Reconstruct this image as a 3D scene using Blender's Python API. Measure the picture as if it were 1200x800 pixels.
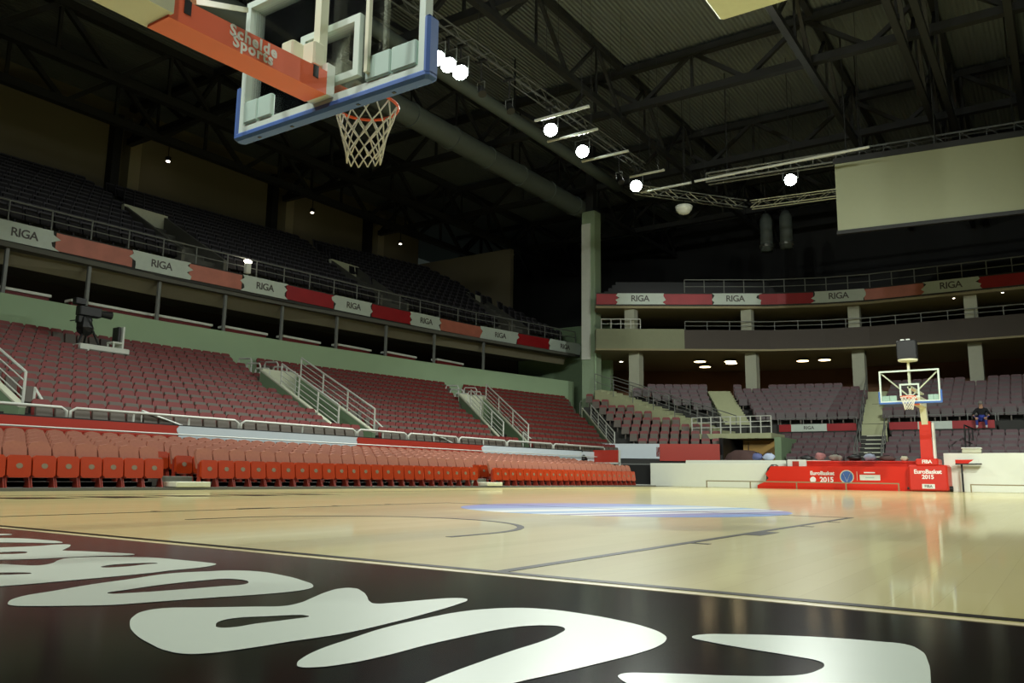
import bpy, math, random
from mathutils import Vector, Matrix
random.seed(7)
for o in list(bpy.data.objects): bpy.data.objects.remove(o)
S = bpy.context.scene
COL = S.collection
PI = math.pi

# ------------------------------------------------------------------ camera, world, exposure
F_PX, PITCH, YAW, ROLL = 959.126, .16284, .59639, .01322
CAM = Vector((4.191, -2.5565, .3468))
fw = Vector((-math.sin(YAW), math.cos(YAW), 0)); rt = Vector((math.cos(YAW), math.sin(YAW), 0)); up = Vector((0, 0, 1))
CF = fw*math.cos(PITCH) + up*math.sin(PITCH); U0 = -fw*math.sin(PITCH) + up*math.cos(PITCH)
CR = rt*math.cos(ROLL) + U0*math.sin(ROLL); CU = -rt*math.sin(ROLL) + U0*math.cos(ROLL)
cd = bpy.data.cameras.new('camera'); cam = bpy.data.objects.new('camera', cd); COL.objects.link(cam)
cd.sensor_width = 36; cd.sensor_fit = 'HORIZONTAL'; cd.lens = F_PX*36/1200; cd.clip_end = 500; cd.clip_start = .05
m = Matrix((CR, CU, -CF)).transposed().to_4x4(); m.translation = CAM
cam.matrix_world = m
S.camera = cam
def pix(p):                       # where a world point lands in the photo (used only to choose which repeats get their own object)
    d = Vector(p)-CAM; z = d.dot(CF)
    if z < .1: return (-9999, -9999, z)
    return (600+F_PX*d.dot(CR)/z, 400-F_PX*d.dot(CU)/z, z)
S.view_settings.view_transform = 'Standard'; S.view_settings.look = 'None'
S.view_settings.gamma = 1; S.view_settings.use_curve_mapping = False
S.view_settings.exposure = 0.0
W = bpy.data.worlds.new('world'); S.world = W; W.use_nodes = True
W.node_tree.nodes['Background'].inputs[0].default_value = (.8, 1, .85, 1)
W.node_tree.nodes['Background'].inputs[1].default_value = .02
SPOT_W = 3400          # each court floodlight
LAMP_EMIT = 60

# ------------------------------------------------------------------ materials
def lin(c): return tuple(((v/255)/12.92 if v/255 <= .04045 else ((v/255+.055)/1.055)**2.4) for v in c)
MATS = {}
def mat(name, rgb, rough=.6, metal=0, var=.06, scale=6, emit=0, coat=0, bump=0, trans=0, spec=.5):
    if name in MATS: return MATS[name]
    M = bpy.data.materials.new(name); M.use_nodes = True; nt = M.node_tree; N = nt.nodes; b = N['Principled BSDF']
    c = lin(rgb)
    tc = N.new('ShaderNodeTexCoord'); no = N.new('ShaderNodeTexNoise'); no.inputs['Scale'].default_value = scale
    nt.links.new(tc.outputs['Object'], no.inputs['Vector'])
    mx = N.new('ShaderNodeMix'); mx.data_type = 'RGBA'
    mx.inputs[6].default_value = tuple(max(0, v*(1-var)) for v in c)+(1,); mx.inputs[7].default_value = tuple(min(1, v*(1+var)) for v in c)+(1,)
    nt.links.new(no.outputs['Fac'], mx.inputs[0]); nt.links.new(mx.outputs[2], b.inputs['Base Color'])
    b.inputs['Roughness'].default_value = rough; b.inputs['Metallic'].default_value = metal
    b.inputs['Specular IOR Level'].default_value = spec
    if coat: b.inputs['Coat Weight'].default_value = coat; b.inputs['Coat Roughness'].default_value = .08
    if trans: b.inputs['Transmission Weight'].default_value = trans
    if emit: b.inputs['Emission Color'].default_value = c+(1,); b.inputs['Emission Strength'].default_value = emit
    if bump:
        bp = N.new('ShaderNodeBump'); bp.inputs['Strength'].default_value = bump
        nt.links.new(no.outputs['Fac'], bp.inputs['Height']); nt.links.new(bp.outputs['Normal'], b.inputs['Normal'])
    MATS[name] = M; return M

def wood_mat():
    M = bpy.data.materials.new('maple_court'); M.use_nodes = True; nt = M.node_tree; N = nt.nodes; L = nt.links; b = N['Principled BSDF']
    tc = N.new('ShaderNodeTexCoord')
    sp = N.new('ShaderNodeMapping'); sp.inputs['Rotation'].default_value = (0, 0, PI/2)
    L.new(tc.outputs['Object'], sp.inputs['Vector'])
    br = N.new('ShaderNodeTexBrick'); br.inputs['Scale'].default_value = 1
    br.inputs['Brick Width'].default_value = 1.4; br.inputs['Row Height'].default_value = .12; br.inputs['Mortar Size'].default_value = .0012
    br.inputs['Color1'].default_value = lin((208, 198, 142))+(1,); br.inputs['Color2'].default_value = lin((200, 189, 132))+(1,)
    br.inputs['Mortar'].default_value = lin((188, 175, 120))+(1,); br.offset = .37
    L.new(sp.outputs[0], br.inputs['Vector'])
    st = N.new('ShaderNodeMapping'); st.inputs['Scale'].default_value = (3, .25, 1); L.new(tc.outputs['Object'], st.inputs['Vector'])
    no = N.new('ShaderNodeTexNoise'); no.inputs['Scale'].default_value = 1.2; no.inputs['Detail'].default_value = 5; L.new(st.outputs[0], no.inputs['Vector'])
    mx = N.new('ShaderNodeMix'); mx.data_type = 'RGBA'; mx.blend_type = 'MULTIPLY'; mx.inputs[0].default_value = .5
    rp = N.new('ShaderNodeValToRGB'); rp.color_ramp.elements[0].position = .3; rp.color_ramp.elements[1].position = .7
    rp.color_ramp.elements[0].color = (.78, .76, .7, 1); rp.color_ramp.elements[1].color = (1, 1, 1, 1)
    L.new(no.outputs['Fac'], rp.inputs[0]); L.new(br.outputs['Color'], mx.inputs[6]); L.new(rp.outputs[0], mx.inputs[7])
    L.new(mx.outputs[2], b.inputs['Base Color'])
    b.inputs['Roughness'].default_value = .3; b.inputs['Specular IOR Level'].default_value = .2; b.inputs['Coat Weight'].default_value = .5; b.inputs['Coat Roughness'].default_value = .06
    return M

def glass_mat():
    M = bpy.data.materials.new('backboard_glass'); M.use_nodes = True; nt = M.node_tree; N = nt.nodes; L = nt.links
    for n in list(N): N.remove(n)
    out = N.new('ShaderNodeOutputMaterial'); tr = N.new('ShaderNodeBsdfTransparent'); tr.inputs[0].default_value = (.97, .99, .98, 1)
    gl = N.new('ShaderNodeBsdfGlossy'); gl.inputs['Roughness'].default_value = .03
    fr = N.new('ShaderNodeFresnel'); fr.inputs[0].default_value = 1.25
    mx = N.new('ShaderNodeMixShader'); L.new(fr.outputs[0], mx.inputs[0]); L.new(tr.outputs[0], mx.inputs[1]); L.new(gl.outputs[0], mx.inputs[2])
    L.new(mx.outputs[0], out.inputs[0]); return M

def deck_mat():
    M = bpy.data.materials.new('roof_deck'); M.use_nodes = True; nt = M.node_tree; N = nt.nodes; L = nt.links; b = N['Principled BSDF']
    tc = N.new('ShaderNodeTexCoord'); wv = N.new('ShaderNodeTexWave'); wv.bands_direction = 'X'; wv.inputs['Scale'].default_value = 1.6
    L.new(tc.outputs['Object'], wv.inputs['Vector'])
    bp = N.new('ShaderNodeBump'); bp.inputs['Strength'].default_value = .6; bp.inputs['Distance'].default_value = .1
    L.new(wv.outputs['Fac'], bp.inputs['Height']); L.new(bp.outputs['Normal'], b.inputs['Normal'])
    b.inputs['Base Color'].default_value = lin((112, 119, 120))+(1,); b.inputs['Roughness'].default_value = .7
    return M

M_WOOD = wood_mat(); M_GLASS = glass_mat(); M_DECK = deck_mat()
M_BLACKFLOOR = mat('black_court_paint', (9, 9, 8), .14, spec=.2, var=.3, scale=1.5)
M_WHITEFLOOR = mat('white_court_paint', (196, 206, 192), .28, var=.02)
M_LINE = mat('dark_line_paint', (20, 18, 14), .35, spec=.05)
M_CREAMLINE = mat('cream_line_paint', (205, 190, 150), .3)
M_CONC = mat('stand_concrete', (96, 96, 88), .85)
M_CONCD = mat('stand_concrete_dark', (58, 58, 55), .85)
M_STEP = mat('pale_stair', (176, 180, 142), .8)
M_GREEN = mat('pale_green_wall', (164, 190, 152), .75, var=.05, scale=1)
M_GREEND = mat('green_wall_dark', (126, 150, 116), .8)  # darker green than the parapet, for entrance sides and corner walls
M_COLF = mat('far_column', (172, 174, 154), .8)
M_PILLAR = mat('pillar_green', (150, 170, 140), .8)
M_CORNERB = mat('corner_balcony', (132, 136, 108), .8)
M_BEAM = mat('soffit_beam', (128, 122, 100), .85)
M_CREAMW = mat('cream_wall', (205, 208, 184), .7)
M_WALLUP = mat('upper_wall', (120, 112, 88), .9, scale=.6)
M_COLUP = mat('upper_column', (150, 140, 108), .85)
M_DARK = mat('dark_steel', (30, 31, 30), .6)
M_TRUSSL = mat('long_truss_steel', (84, 86, 82), .5)
M_TRUSS = mat('truss_steel', (40, 41, 41), .6)
M_ALU = mat('aluminium_truss', (170, 175, 172), .35, metal=.8)
M_DUCT = mat('duct_metal', (92, 101, 99), .6)
M_RAIL = mat('white_rail', (205, 208, 198), .4)
M_RAILD = mat('grey_rail', (118, 121, 116), .5)
M_WHITE = mat('white_panel', (222, 226, 214), .45)
M_LEDW = mat('white_banner', (205, 216, 222), .4, var=.02)
M_LEDR = mat('red_banner', (178, 52, 36), .4, var=.1, scale=1)
M_RIBW = mat('ribbon_white', (196, 208, 196), .5)
M_RIBR = mat('ribbon_red', (158, 26, 32), .5, var=.2, scale=2)
M_RIBP = mat('ribbon_faded_red', (188, 112, 92), .5, var=.25, scale=2)
M_TEXTG = mat('grey_lettering', (84, 82, 78), .6)
M_TEXTW = mat('white_lettering', (235, 232, 226), .5)
M_CSHELL = mat('courtside_red_plastic', (170, 56, 20), .28, var=.08)
M_CBACK = mat('courtside_fabric', (150, 94, 74), .85, var=.1, scale=20)
M_CLEG = mat('courtside_legs', (140, 44, 26), .5)
M_EMBLEM = mat('seat_emblem', (128, 112, 92), .5)
M_SBACK = mat('stand_seat_maroon', (122, 42, 40), .5, var=.12, scale=3)
M_SSEAT = mat('stand_seat_grey', (96, 88, 78), .55, var=.1, scale=3)
M_FSEAT = mat('far_seat_grey', (92, 84, 84), .55, var=.1, scale=3)
M_FBACK = mat('far_seat_plum', (94, 64, 70), .55, var=.12, scale=3)
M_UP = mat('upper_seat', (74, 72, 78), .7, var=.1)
M_UPS = mat('upper_seat_pan', (30, 28, 32), .7, var=.1)  # dark pan against lighter back puts the rows' edge highlights into the colour
M_ORANGE = mat('orange_padding', (236, 106, 68), .45, var=.05)
M_RIM = mat('rim_orange', (226, 84, 34), .4)
M_BLUE = mat('blue_padding', (64, 100, 168), .5, var=.06)
M_CREAM = mat('cream_steel', (214, 214, 186), .4)
M_FRAME = mat('board_frame_white', (200, 214, 202), .45)
M_BOX = mat('pale_box', (176, 200, 188), .5)
M_NET = mat('net_cord', (232, 228, 212), .8)
M_BLACK = mat('black_plastic', (20, 20, 20), .44)
M_REDPAD = mat('red_padding', (202, 44, 30), .4, var=.05)
M_REDBOARD = mat('red_board', (212, 40, 22), .3, var=.04, scale=1)
M_BOARDW = mat('white_board', (232, 236, 220), .4, var=.02)
M_GOLD = mat('brass_rail', (150, 138, 104), .4, metal=.3)
M_SCREEN = mat('blank_screen', (148, 152, 124), .7, var=.02)
M_BROWN = mat('brown_fascia', (66, 58, 50), .7)
M_TAN = mat('tan_door', (176, 140, 76), .6)
M_WARMWALL = mat('concourse_wall', (136, 98, 70), .8, scale=1)
M_SUITE = mat('suite_wall', (60, 54, 48), .9)
M_DKRED = mat('dark_red_front', (110, 28, 30), .6)
M_LAMP = mat('lamp_lens', (240, 255, 246), .3, emit=LAMP_EMIT, var=0)
M_GLOW = mat('small_lamp_lens', (255, 244, 220), .3, emit=9, var=0)
M_WARM = mat('warm_lamp_lens', (255, 226, 170), .3, emit=7, var=0)

# ------------------------------------------------------------------ mesh helpers
class MB:
    def __init__(s): s.v = []; s.f = []; s.mi = []; s.cm = 0
    def add(s, vs, fs):
        n = len(s.v); s.v += [tuple(v) for v in vs]; s.f += [tuple(i+n for i in f) for f in fs]; s.mi += [s.cm]*len(fs); return s
    def box(s, x0, x1, y0, y1, z0, z1):
        return s.add([(x0,y0,z0),(x1,y0,z0),(x1,y1,z0),(x0,y1,z0),(x0,y0,z1),(x1,y0,z1),(x1,y1,z1),(x0,y1,z1)],
                     [(0,3,2,1),(4,5,6,7),(0,1,5,4),(1,2,6,5),(2,3,7,6),(3,0,4,7)])
    def hexa(s, b, t):      # bottom quad, top quad
        return s.add(list(b)+list(t), [(3,2,1,0),(4,5,6,7),(0,1,5,4),(1,2,6,5),(2,3,7,6),(3,0,4,7)])
    def rbox(s, x0, x1, y0, y1, z0, z1, r=.02):   # box with chamfered edges
        c = []
        for z, i in ((z0, r), (z0+r, 0), (z1-r, 0), (z1, r)):
            a, b, d, e = x0+i, x1-i, y0+i, y1-i
            c += [(a+r,d,z),(b-r,d,z),(b,d+r,z),(b,e-r,z),(b-r,e,z),(a+r,e,z),(a,e-r,z),(a,d+r,z)]
        fs = [tuple(range(7,-1,-1)), tuple(range(24,32))]
        for k in range(3):
            for j in range(8): fs.append((k*8+j, k*8+(j+1)%8, (k+1)*8+(j+1)%8, (k+1)*8+j))
        return s.add(c, fs)
    def bar(s, p, q, w, h=None):      # rectangular bar
        h = h or w; p = Vector(p); q = Vector(q); d = (q-p).normalized()
        a = Vector((0,0,1)) if abs(d.z) < .95 else Vector((0,1,0))
        x = d.cross(a).normalized(); y = x.cross(d).normalized()
        o = [(-1,-1),(1,-1),(1,1),(-1,1)]
        return s.hexa([p+x*(w/2*i)+y*(h/2*j) for i, j in o], [q+x*(w/2*i)+y*(h/2*j) for i, j in o])
    def tube(s, pts, r, n=8, closed=False, cap=True):
        pts = [Vector(p) for p in pts]; m = len(pts); rings = []; px = None
        rr = r if isinstance(r, (list, tuple)) else [r]*m
        for i in range(m):
            if closed: d = pts[(i+1) % m]-pts[i-1]
            else: d = pts[min(i+1, m-1)]-pts[max(i-1, 0)]
            d.normalize()
            if px is None: px = d.cross(Vector((0,0,1)) if abs(d.z) < .95 else Vector((0,1,0)))
            px = (px - d*px.dot(d)).normalized(); py = d.cross(px)
            rings.append([pts[i]+px*(rr[i]*math.cos(2*PI*k/n))+py*(rr[i]*math.sin(2*PI*k/n)) for k in range(n)])
        vs = [v for R_ in rings for v in R_]; fs = []
        for i in range(m if closed else m-1):
            j = (i+1) % m
            for k in range(n): fs.append((i*n+k, i*n+(k+1) % n, j*n+(k+1) % n, j*n+k))
        if cap and not closed: fs += [tuple(range(n-1,-1,-1)), tuple(range((m-1)*n, m*n))]
        return s.add(vs, fs)
    def lathe(s, prof, c=(0,0,0), n=16):      # profile of (r, z) round the vertical axis
        vs = []; fs = []
        for r, z in prof: vs += [(c[0]+r*math.cos(2*PI*k/n), c[1]+r*math.sin(2*PI*k/n), c[2]+z) for k in range(n)]
        for i in range(len(prof)-1):
            for k in range(n): fs.append((i*n+k, i*n+(k+1) % n, (i+1)*n+(k+1) % n, (i+1)*n+k))
        fs += [tuple(range(n-1,-1,-1)), tuple(range((len(prof)-1)*n, len(prof)*n))]
        return s.add(vs, fs)
    def slab(s, poly, z0, z1):       # polygon (list of xy) extruded in z
        n = len(poly)
        a = sum(poly[i][0]*poly[(i+1) % n][1]-poly[(i+1) % n][0]*poly[i][1] for i in range(n))
        if a < 0: poly = poly[::-1]
        return s.add([(x,y,z0) for x, y in poly]+[(x,y,z1) for x, y in poly],
              [tuple(range(n-1,-1,-1)), tuple(range(n, 2*n))]+[(i,(i+1) % n,n+(i+1) % n,n+i) for i in range(n)])
    def blob(s, c, r, seed=0, n=10, k=6, rough=.25):
        rn = random.Random(seed); vs = []; fs = []
        for i in range(k+1):
            t = PI*i/k
            for j in range(n):
                f = 1+rn.uniform(-rough, rough) if 0 < i < k else 1
                p = 2*PI*j/n
                vs.append((c[0]+r[0]*f*math.sin(t)*math.cos(p), c[1]+r[1]*f*math.sin(t)*math.sin(p), c[2]+max(-r[2]*.98, r[2]*f*math.cos(t))))
        for i in range(k):
            for j in range(n): fs.append((i*n+j,(i+1)*n+j,(i+1)*n+(j+1) % n,i*n+(j+1) % n))
        return s.add(vs, fs)
    def mesh(s, name, mats, smooth=False):
        me = bpy.data.meshes.new(name); me.from_pydata(s.v, [], s.f)
        for mm in (mats if isinstance(mats, (list, tuple)) else [mats]): me.materials.append(mm)
        if max(s.mi, default=0): me.polygons.foreach_set('material_index', s.mi)
        if smooth: me.polygons.foreach_set('use_smooth', [True]*len(me.polygons))
        me.update(); return me
    def build(s, name, mats, parent=None, smooth=False, loc=None, rz=None):
        o = bpy.data.objects.new(name, s.mesh(name, mats, smooth)); COL.objects.link(o)
        if parent: o.parent = parent
        if loc is not None: o.location = loc
        if rz is not None: o.rotation_euler = (0, 0, rz)
        return o
def tag(o, label=None, cat=None, group=None, kind=None):
    if label: o['label'] = label
    if cat: o['category'] = cat
    if group: o['group'] = group
    if kind: o['kind'] = kind
    return o
def empty(name, loc=(0,0,0), rz=0, label=None, cat=None, group=None, parent=None):
    o = bpy.data.objects.new(name, None); COL.objects.link(o); o.location = loc; o.rotation_euler = (0,0,rz); o.empty_display_size = .1
    if parent: o.parent = parent
    return tag(o, label, cat, group)
def struct(o): o['kind'] = 'structure'; return o
def inst(name, me, parent=None, loc=(0,0,0), rz=0):
    o = bpy.data.objects.new(name, me); COL.objects.link(o); o.location = loc; o.rotation_euler = (0,0,rz)
    if parent: o.parent = parent
    return o
_TX = {}
def text_mesh(txt, size, material, bold=.012, depth=.006, spacing=1.0, line=1.0):
    key = (txt, size, material.name, bold, depth, spacing)
    if key in _TX: return _TX[key]
    cu = bpy.data.curves.new('lettering', 'FONT'); cu.body = txt; cu.size = size; cu.extrude = depth; cu.offset = bold*size
    cu.align_x = 'CENTER'; cu.align_y = 'CENTER'; cu.space_character = spacing; cu.space_line = line; cu.resolution_u = 3
    t = bpy.data.objects.new('lettering', cu); COL.objects.link(t)
    dg = bpy.context.evaluated_depsgraph_get(); me = bpy.data.meshes.new_from_object(t.evaluated_get(dg))
    me.name = 'lettering'; me.materials.clear(); me.materials.append(material)
    bpy.data.objects.remove(t); _TX[key] = me; return me
def put_text(me, parent, loc, xdir, updir, name='lettering'):
    x = Vector(xdir).normalized(); u = Vector(updir); u = (u-x*u.dot(x)).normalized(); z = x.cross(u)
    o = bpy.data.objects.new(name, me); COL.objects.link(o)
    if parent: o.parent = parent
    mm = Matrix((x, u, z)).transposed().to_4x4(); mm.translation = Vector(loc); o.matrix_local = mm; return o
ONES = 'first second third fourth fifth sixth seventh eighth ninth tenth eleventh twelfth thirteenth fourteenth fifteenth sixteenth seventeenth eighteenth nineteenth'.split()
TENS = {2:'twent',3:'thirt',4:'fort',5:'fift',6:'sixt',7:'sevent',8:'eight',9:'ninet'}
def nth(n):
    if n < 20: return ONES[n-1]
    t, u = divmod(n, 10)
    return TENS[t]+'ieth' if u == 0 else TENS[t]+'y-'+ONES[u-1]
def lerp(x, xs, ys):
    if x <= xs[0]: return ys[0]
    for i in range(len(xs)-1):
        if x <= xs[i+1]: return ys[i]+(ys[i+1]-ys[i])*(x-xs[i])/(xs[i+1]-xs[i])
    return ys[-1]

# ------------------------------------------------------------------ plan of the stands
N_LEFT = 13
def xfront(y): return lerp(y, [23, 31, 36], [-14.2, -13.7, -13.3])
def xback(y): return lerp(y, [16, 22, 30, 38, 42], [-25, -24.5, -23.4, -21.8, -20.9])
def xrow(k, y): return xfront(y)+(xback(y)-xfront(y))*(k+.5)/N_LEFT
def zrow(k): return 1.1+.275*k
def yend(k): return 33.0+k*.62
HW = [.82, .82, .85, 1.4]
VOMS = [(5.6, .05), (16.75, .25), (25.6, .6), (34.7, .78)]     # centre at the front, skew along the row number (per metre)
def vom_c(i, k): return VOMS[i][0]+VOMS[i][1]*(k*.83)
VK0, VK1 = 1, 7
def xrib(y): return lerp(y, [10, 16, 21, 27, 33.5, 38, 42.5], [-25.15, -24.85, -24.35, -23.85, -23.05, -22.1, -21.2])
def xup(k, y): return xrib(y)-.7-k*.92
def zup(k): return 8.75+k*.47
BK = [(-18.5, 39.7), (-10.0, 44.6), (-6.0, 45.6), (9.0, 45.6)]      # back edge of the far stand
FR = [(-17.8, 38.4), (-13.5, 41.0), (-9.4, 43.45), (-6.6, 44.5), (-4.4, 44.95), (9, 45.0)]   # face of the far ribbon
BKz = 4.9

# ------------------------------------------------------------------ structure
fl = struct(MB().box(-10.0, 16, -.12, 33, -.1, 0).build('floor', M_WOOD))
MB().box(-10.0, 16, -9, -.12, -.1, 0).build('baseline_apron', M_BLACKFLOOR, fl)
struct(MB().box(-45, 30, -20, 62, -.3, -.11).build('floor_base', M_CONCD))
MB().box(-7.5, 7.5, -.05, 0, 0, .0015).build('baseline_stripe', M_LINE, fl)
MB().box(-10, 16, -.12, -.085, 0, .0015).build('apron_edge_line', M_CREAMLINE, fl)
lm = MB()
for sx in (-1, 1): lm.box(min(sx*2.45, sx*2.40), max(sx*2.45, sx*2.40), 0, 5.8, 0, .0015)
lm.box(-2.45, 2.45, 5.75, 5.8, 0, .0016)
for sx in (-1, 1):
    for y0, y1 in ((1.75, 1.80), (2.65, 3.05), (3.9, 3.95), (4.75, 4.8)):
        a, b = sx*2.45, sx*2.55; lm.box(min(a, b), max(a, b), y0, y1, 0, .0015)
lm.build('lane_line', M_LINE, fl)
a = MB(); n = 24
ar = [(1.25, 1.2)]+[(1.25*math.cos(PI*i/n), 1.575+1.25*math.sin(PI*i/n)) for i in range(n+1)]+[(-1.25, 1.2)]
ai = [(1.2, 1.2)]+[(1.2*math.cos(PI*i/n), 1.575+1.2*math.sin(PI*i/n)) for i in range(n+1)]+[(-1.2, 1.2)]
for i in range(len(ar)-1): a.slab([ar[i], ar[i+1], ai[i+1], ai[i]], 0, .0015)
a.build('no_charge_arc', M_LINE, fl)
a = MB(); n = 64
for i in range(n):
    t0, t1 = PI*i/n, PI*(i+1)/n
    a.slab([(6.75*math.cos(t0), 1.575+6.75*math.sin(t0)), (6.75*math.cos(t1), 1.575+6.75*math.sin(t1)), (6.7*math.cos(t1), 1.575+6.7*math.sin(t1)), (6.7*math.cos(t0), 1.575+6.7*math.sin(t0))], 0, .0012)
#a.build('three_point_line', M_LINE, fl)
MB().box(-7.55, -7.5, 0, 28, 0, .0015).build('sideline_stripe', M_LINE, fl)

# lettering painted in the black apron (read from the court), traced on the floor plane
LETTERS = [('O', [(1.853, -1.4484), (1.7569, -1.3689), (1.7193, -1.2689), (1.6604, -1.1098), (1.6333, -0.9817), (1.5929, -0.8016), (1.6369, -0.6802), (1.6709, -0.6163), (1.7591, -0.575), (1.9141, -0.5917), (2.0817, -0.6462), (2.1928, -0.7038), (2.2411, -0.7651), (2.2475, -0.8437), (2.2202, -0.9455), (2.1653, -1.076), (2.1205, -1.2025), (2.0821, -1.2996), (2.0125, -1.3741), (1.951, -1.4293), (1.9018, -1.4584)], [[(1.88, -1.1925), (1.8511, -1.113), (1.8271, -0.957), (1.8354, -0.8397), (1.8495, -0.7785), (1.8997, -0.7566), (1.9748, -0.7785), (2.0128, -0.828), (1.9959, -0.8941), (1.9638, -1.0196), (1.9261, -1.1321)]]), ('R', [(2.3697, -1.4215), (2.2827, -1.3579), (2.2351, -1.2991), (2.2321, -1.25), (2.3033, -1.1749), (2.393, -1.0844), (2.4386, -1.0384), (2.4364, -0.9842), (2.3909, -0.8914), (2.327, -0.7663), (2.309, -0.6964), (2.3239, -0.6715), (2.4025, -0.7038), (2.4872, -0.7699), (2.5669, -0.8392), (2.5985, -0.8525), (2.624, -0.8125), (2.661, -0.7121), (2.6965, -0.6413), (2.7298, -0.6247), (2.7578, -0.6537), (2.7732, -0.701), (2.8087, -0.8886), (2.8311, -1.0699), (2.8364, -1.2115), (2.8138, -1.3354), (2.8, -1.4324), (2.7744, -1.5123), (2.7521, -1.5343), (2.7098, -1.5426), (2.6042, -1.5209), (2.4906, -1.4829)], [[(2.5395, -1.3147), (2.5008, -1.2745), (2.4935, -1.2281), (2.5295, -1.1685), (2.6082, -1.0978), (2.6097, -1.1582), (2.5926, -1.2448), (2.5869, -1.3112), (2.5662, -1.3275)]]), ('U', [(2.9804, -1.4639), (2.9511, -1.4234), (2.919, -1.3504), (2.8915, -1.2405), (2.8607, -1.1017), (2.853, -0.9415), (2.8599, -0.8137), (2.892, -0.7266), (2.9369, -0.6723), (3.0104, -0.6401), (3.1151, -0.6429), (3.2254, -0.6679), (3.3418, -0.7219), (3.4049, -0.7778), (3.4294, -0.8201), (3.4463, -0.8986), (3.4441, -0.9846), (3.4225, -1.1246), (3.4002, -1.2427), (3.3796, -1.3346), (3.3637, -1.4684), (3.3551, -1.5804), (3.3491, -1.6375), (3.3298, -1.6519), (3.3032, -1.6192), (3.2811, -1.5553), (3.2587, -1.4263), (3.248, -1.3428), (3.2403, -1.2556), (3.2316, -1.1287), (3.2266, -0.9903), (3.2137, -0.9152), (3.1928, -0.8532), (3.1651, -0.8337), (3.1356, -0.8429), (3.107, -0.8727), (3.0813, -0.9411), (3.0654, -1.0808), (3.0596, -1.1883), (3.062, -1.319), (3.0495, -1.4196), (3.0242, -1.4688), (3.006, -1.4786)], []), ('E', [(3.4675, -0.7686), (3.4691, -0.7274), (3.529, -0.6741), (3.6267, -0.6165), (3.7272, -0.5751), (3.812, -0.557), (3.8623, -0.5526), (3.899, -0.6013), (3.9264, -0.7007), (3.9574, -0.896), (3.9963, -1.1754), (4.0019, -1.3299), (3.9351, -1.4067), (3.8225, -1.4583), (3.7396, -1.4518), (3.7158, -1.4235), (3.7359, -1.3794), (3.8387, -1.3225), (3.8657, -1.2522), (3.8568, -1.1936), (3.821, -1.1615), (3.7127, -1.2054), (3.5845, -1.2496), (3.5337, -1.2249), (3.5069, -1.2005), (3.4958, -1.1817), (3.5008, -1.1579), (3.5316, -1.1344), (3.5835, -1.1029), (3.6498, -1.0683), (3.7309, -1.0105), (3.7592, -0.9769), (3.7732, -0.9252), (3.7729, -0.8736), (3.7557, -0.8414), (3.7025, -0.8249), (3.6128, -0.8125), (3.5129, -0.7903)], []), ('B', [(0.8776, -1.0283), (0.9511, -1.0028), (1.0207, -0.9611), (1.0051, -0.9165), (0.8861, -0.8141), (0.8466, -0.76), (0.8625, -0.6997), (0.9227, -0.6269), (0.9782, -0.5867), (1.0737, -0.5341), (1.2469, -0.5158), (1.4, -0.5088), (1.4497, -0.5144), (1.4873, -0.5533), (1.5127, -0.6267), (1.5155, -0.7503), (1.5281, -0.8243), (1.5231, -1.0891), (1.4996, -1.3082), (1.4475, -1.4243), (1.3447, -1.4619), (1.1448, -1.4225), (0.8734, -1.2872), (0.7972, -1.1374)], [[(1.2541, -0.8514), (1.1981, -0.7867), (1.2034, -0.7225), (1.2714, -0.6426), (1.2764, -0.6985), (1.2859, -0.8052)], [(1.2541, -1.0982), (1.2429, -1.1394), (1.2211, -1.1829), (1.1844, -1.2447), (1.1283, -1.2467), (1.1116, -1.2138), (1.1484, -1.1501)]]), ('A', [(0.1801, -0.7144), (0.2197, -0.586), (0.216, -0.448), (0.2387, -0.4398), (0.332, -0.4811), (0.4609, -0.572), (0.5146, -0.6074), (0.6194, -0.5665), (0.7508, -0.5272), (0.8666, -0.5003), (0.9051, -0.5161), (0.9074, -0.544), (0.8559, -0.6247), (0.8142, -0.7429), (0.784, -0.8609), (0.7232, -0.9588), (0.6577, -1.0806), (0.4836, -1.1283), (0.2128, -1.0423), (0.1384, -0.8693)], [[(0.4051, -0.8157), (0.4479, -0.7394), (0.5024, -0.7533), (0.5309, -0.7789), (0.4992, -0.858), (0.4452, -0.9315), (0.3859, -0.9256), (0.3584, -0.8947)]]), ('S', [(-0.3619, -0.4705), (-0.299, -0.4174), (-0.1112, -0.3835), (0.0765, -0.3877), (0.1283, -0.4226), (0.031, -0.4941), (-0.0933, -0.5913), (-0.2288, -0.7199), (-0.4468, -0.7435), (-0.4979, -0.6104)], []), ('K', [(-0.5587, -0.3262), (-0.5544, -0.3838), (-0.5923, -0.5322), (-0.7419, -0.5516), (-0.7726, -0.4574), (-0.6665, -0.3334), (-0.6053, -0.3091)], [])]
def fill(outer, holes, name):
    cu = bpy.data.curves.new(name, 'CURVE'); cu.dimensions = '2D'; cu.fill_mode = 'FRONT'; cu.resolution_u = 4
    for pl in [outer]+holes:
        sp = cu.splines.new('BEZIER'); sp.bezier_points.add(len(pl)-1); sp.use_cyclic_u = True
        for bp, (x, y) in zip(sp.bezier_points, pl):
            bp.co = (x, y, 0); bp.handle_left_type = bp.handle_right_type = 'AUTO'
    t = bpy.data.objects.new(name, cu); COL.objects.link(t)
    dg = bpy.context.evaluated_depsgraph_get(); me = bpy.data.meshes.new_from_object(t.evaluated_get(dg)); bpy.data.objects.remove(t)
    me.materials.clear(); me.materials.append(M_WHITEFLOOR); return me
for ltr, outer, holes in LETTERS:
    o = inst('painted_letter', fill(outer, holes, 'painted_letter'), fl, (0, 0, .0012))
    o['label'] = 'white rounded floor letter'
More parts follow.
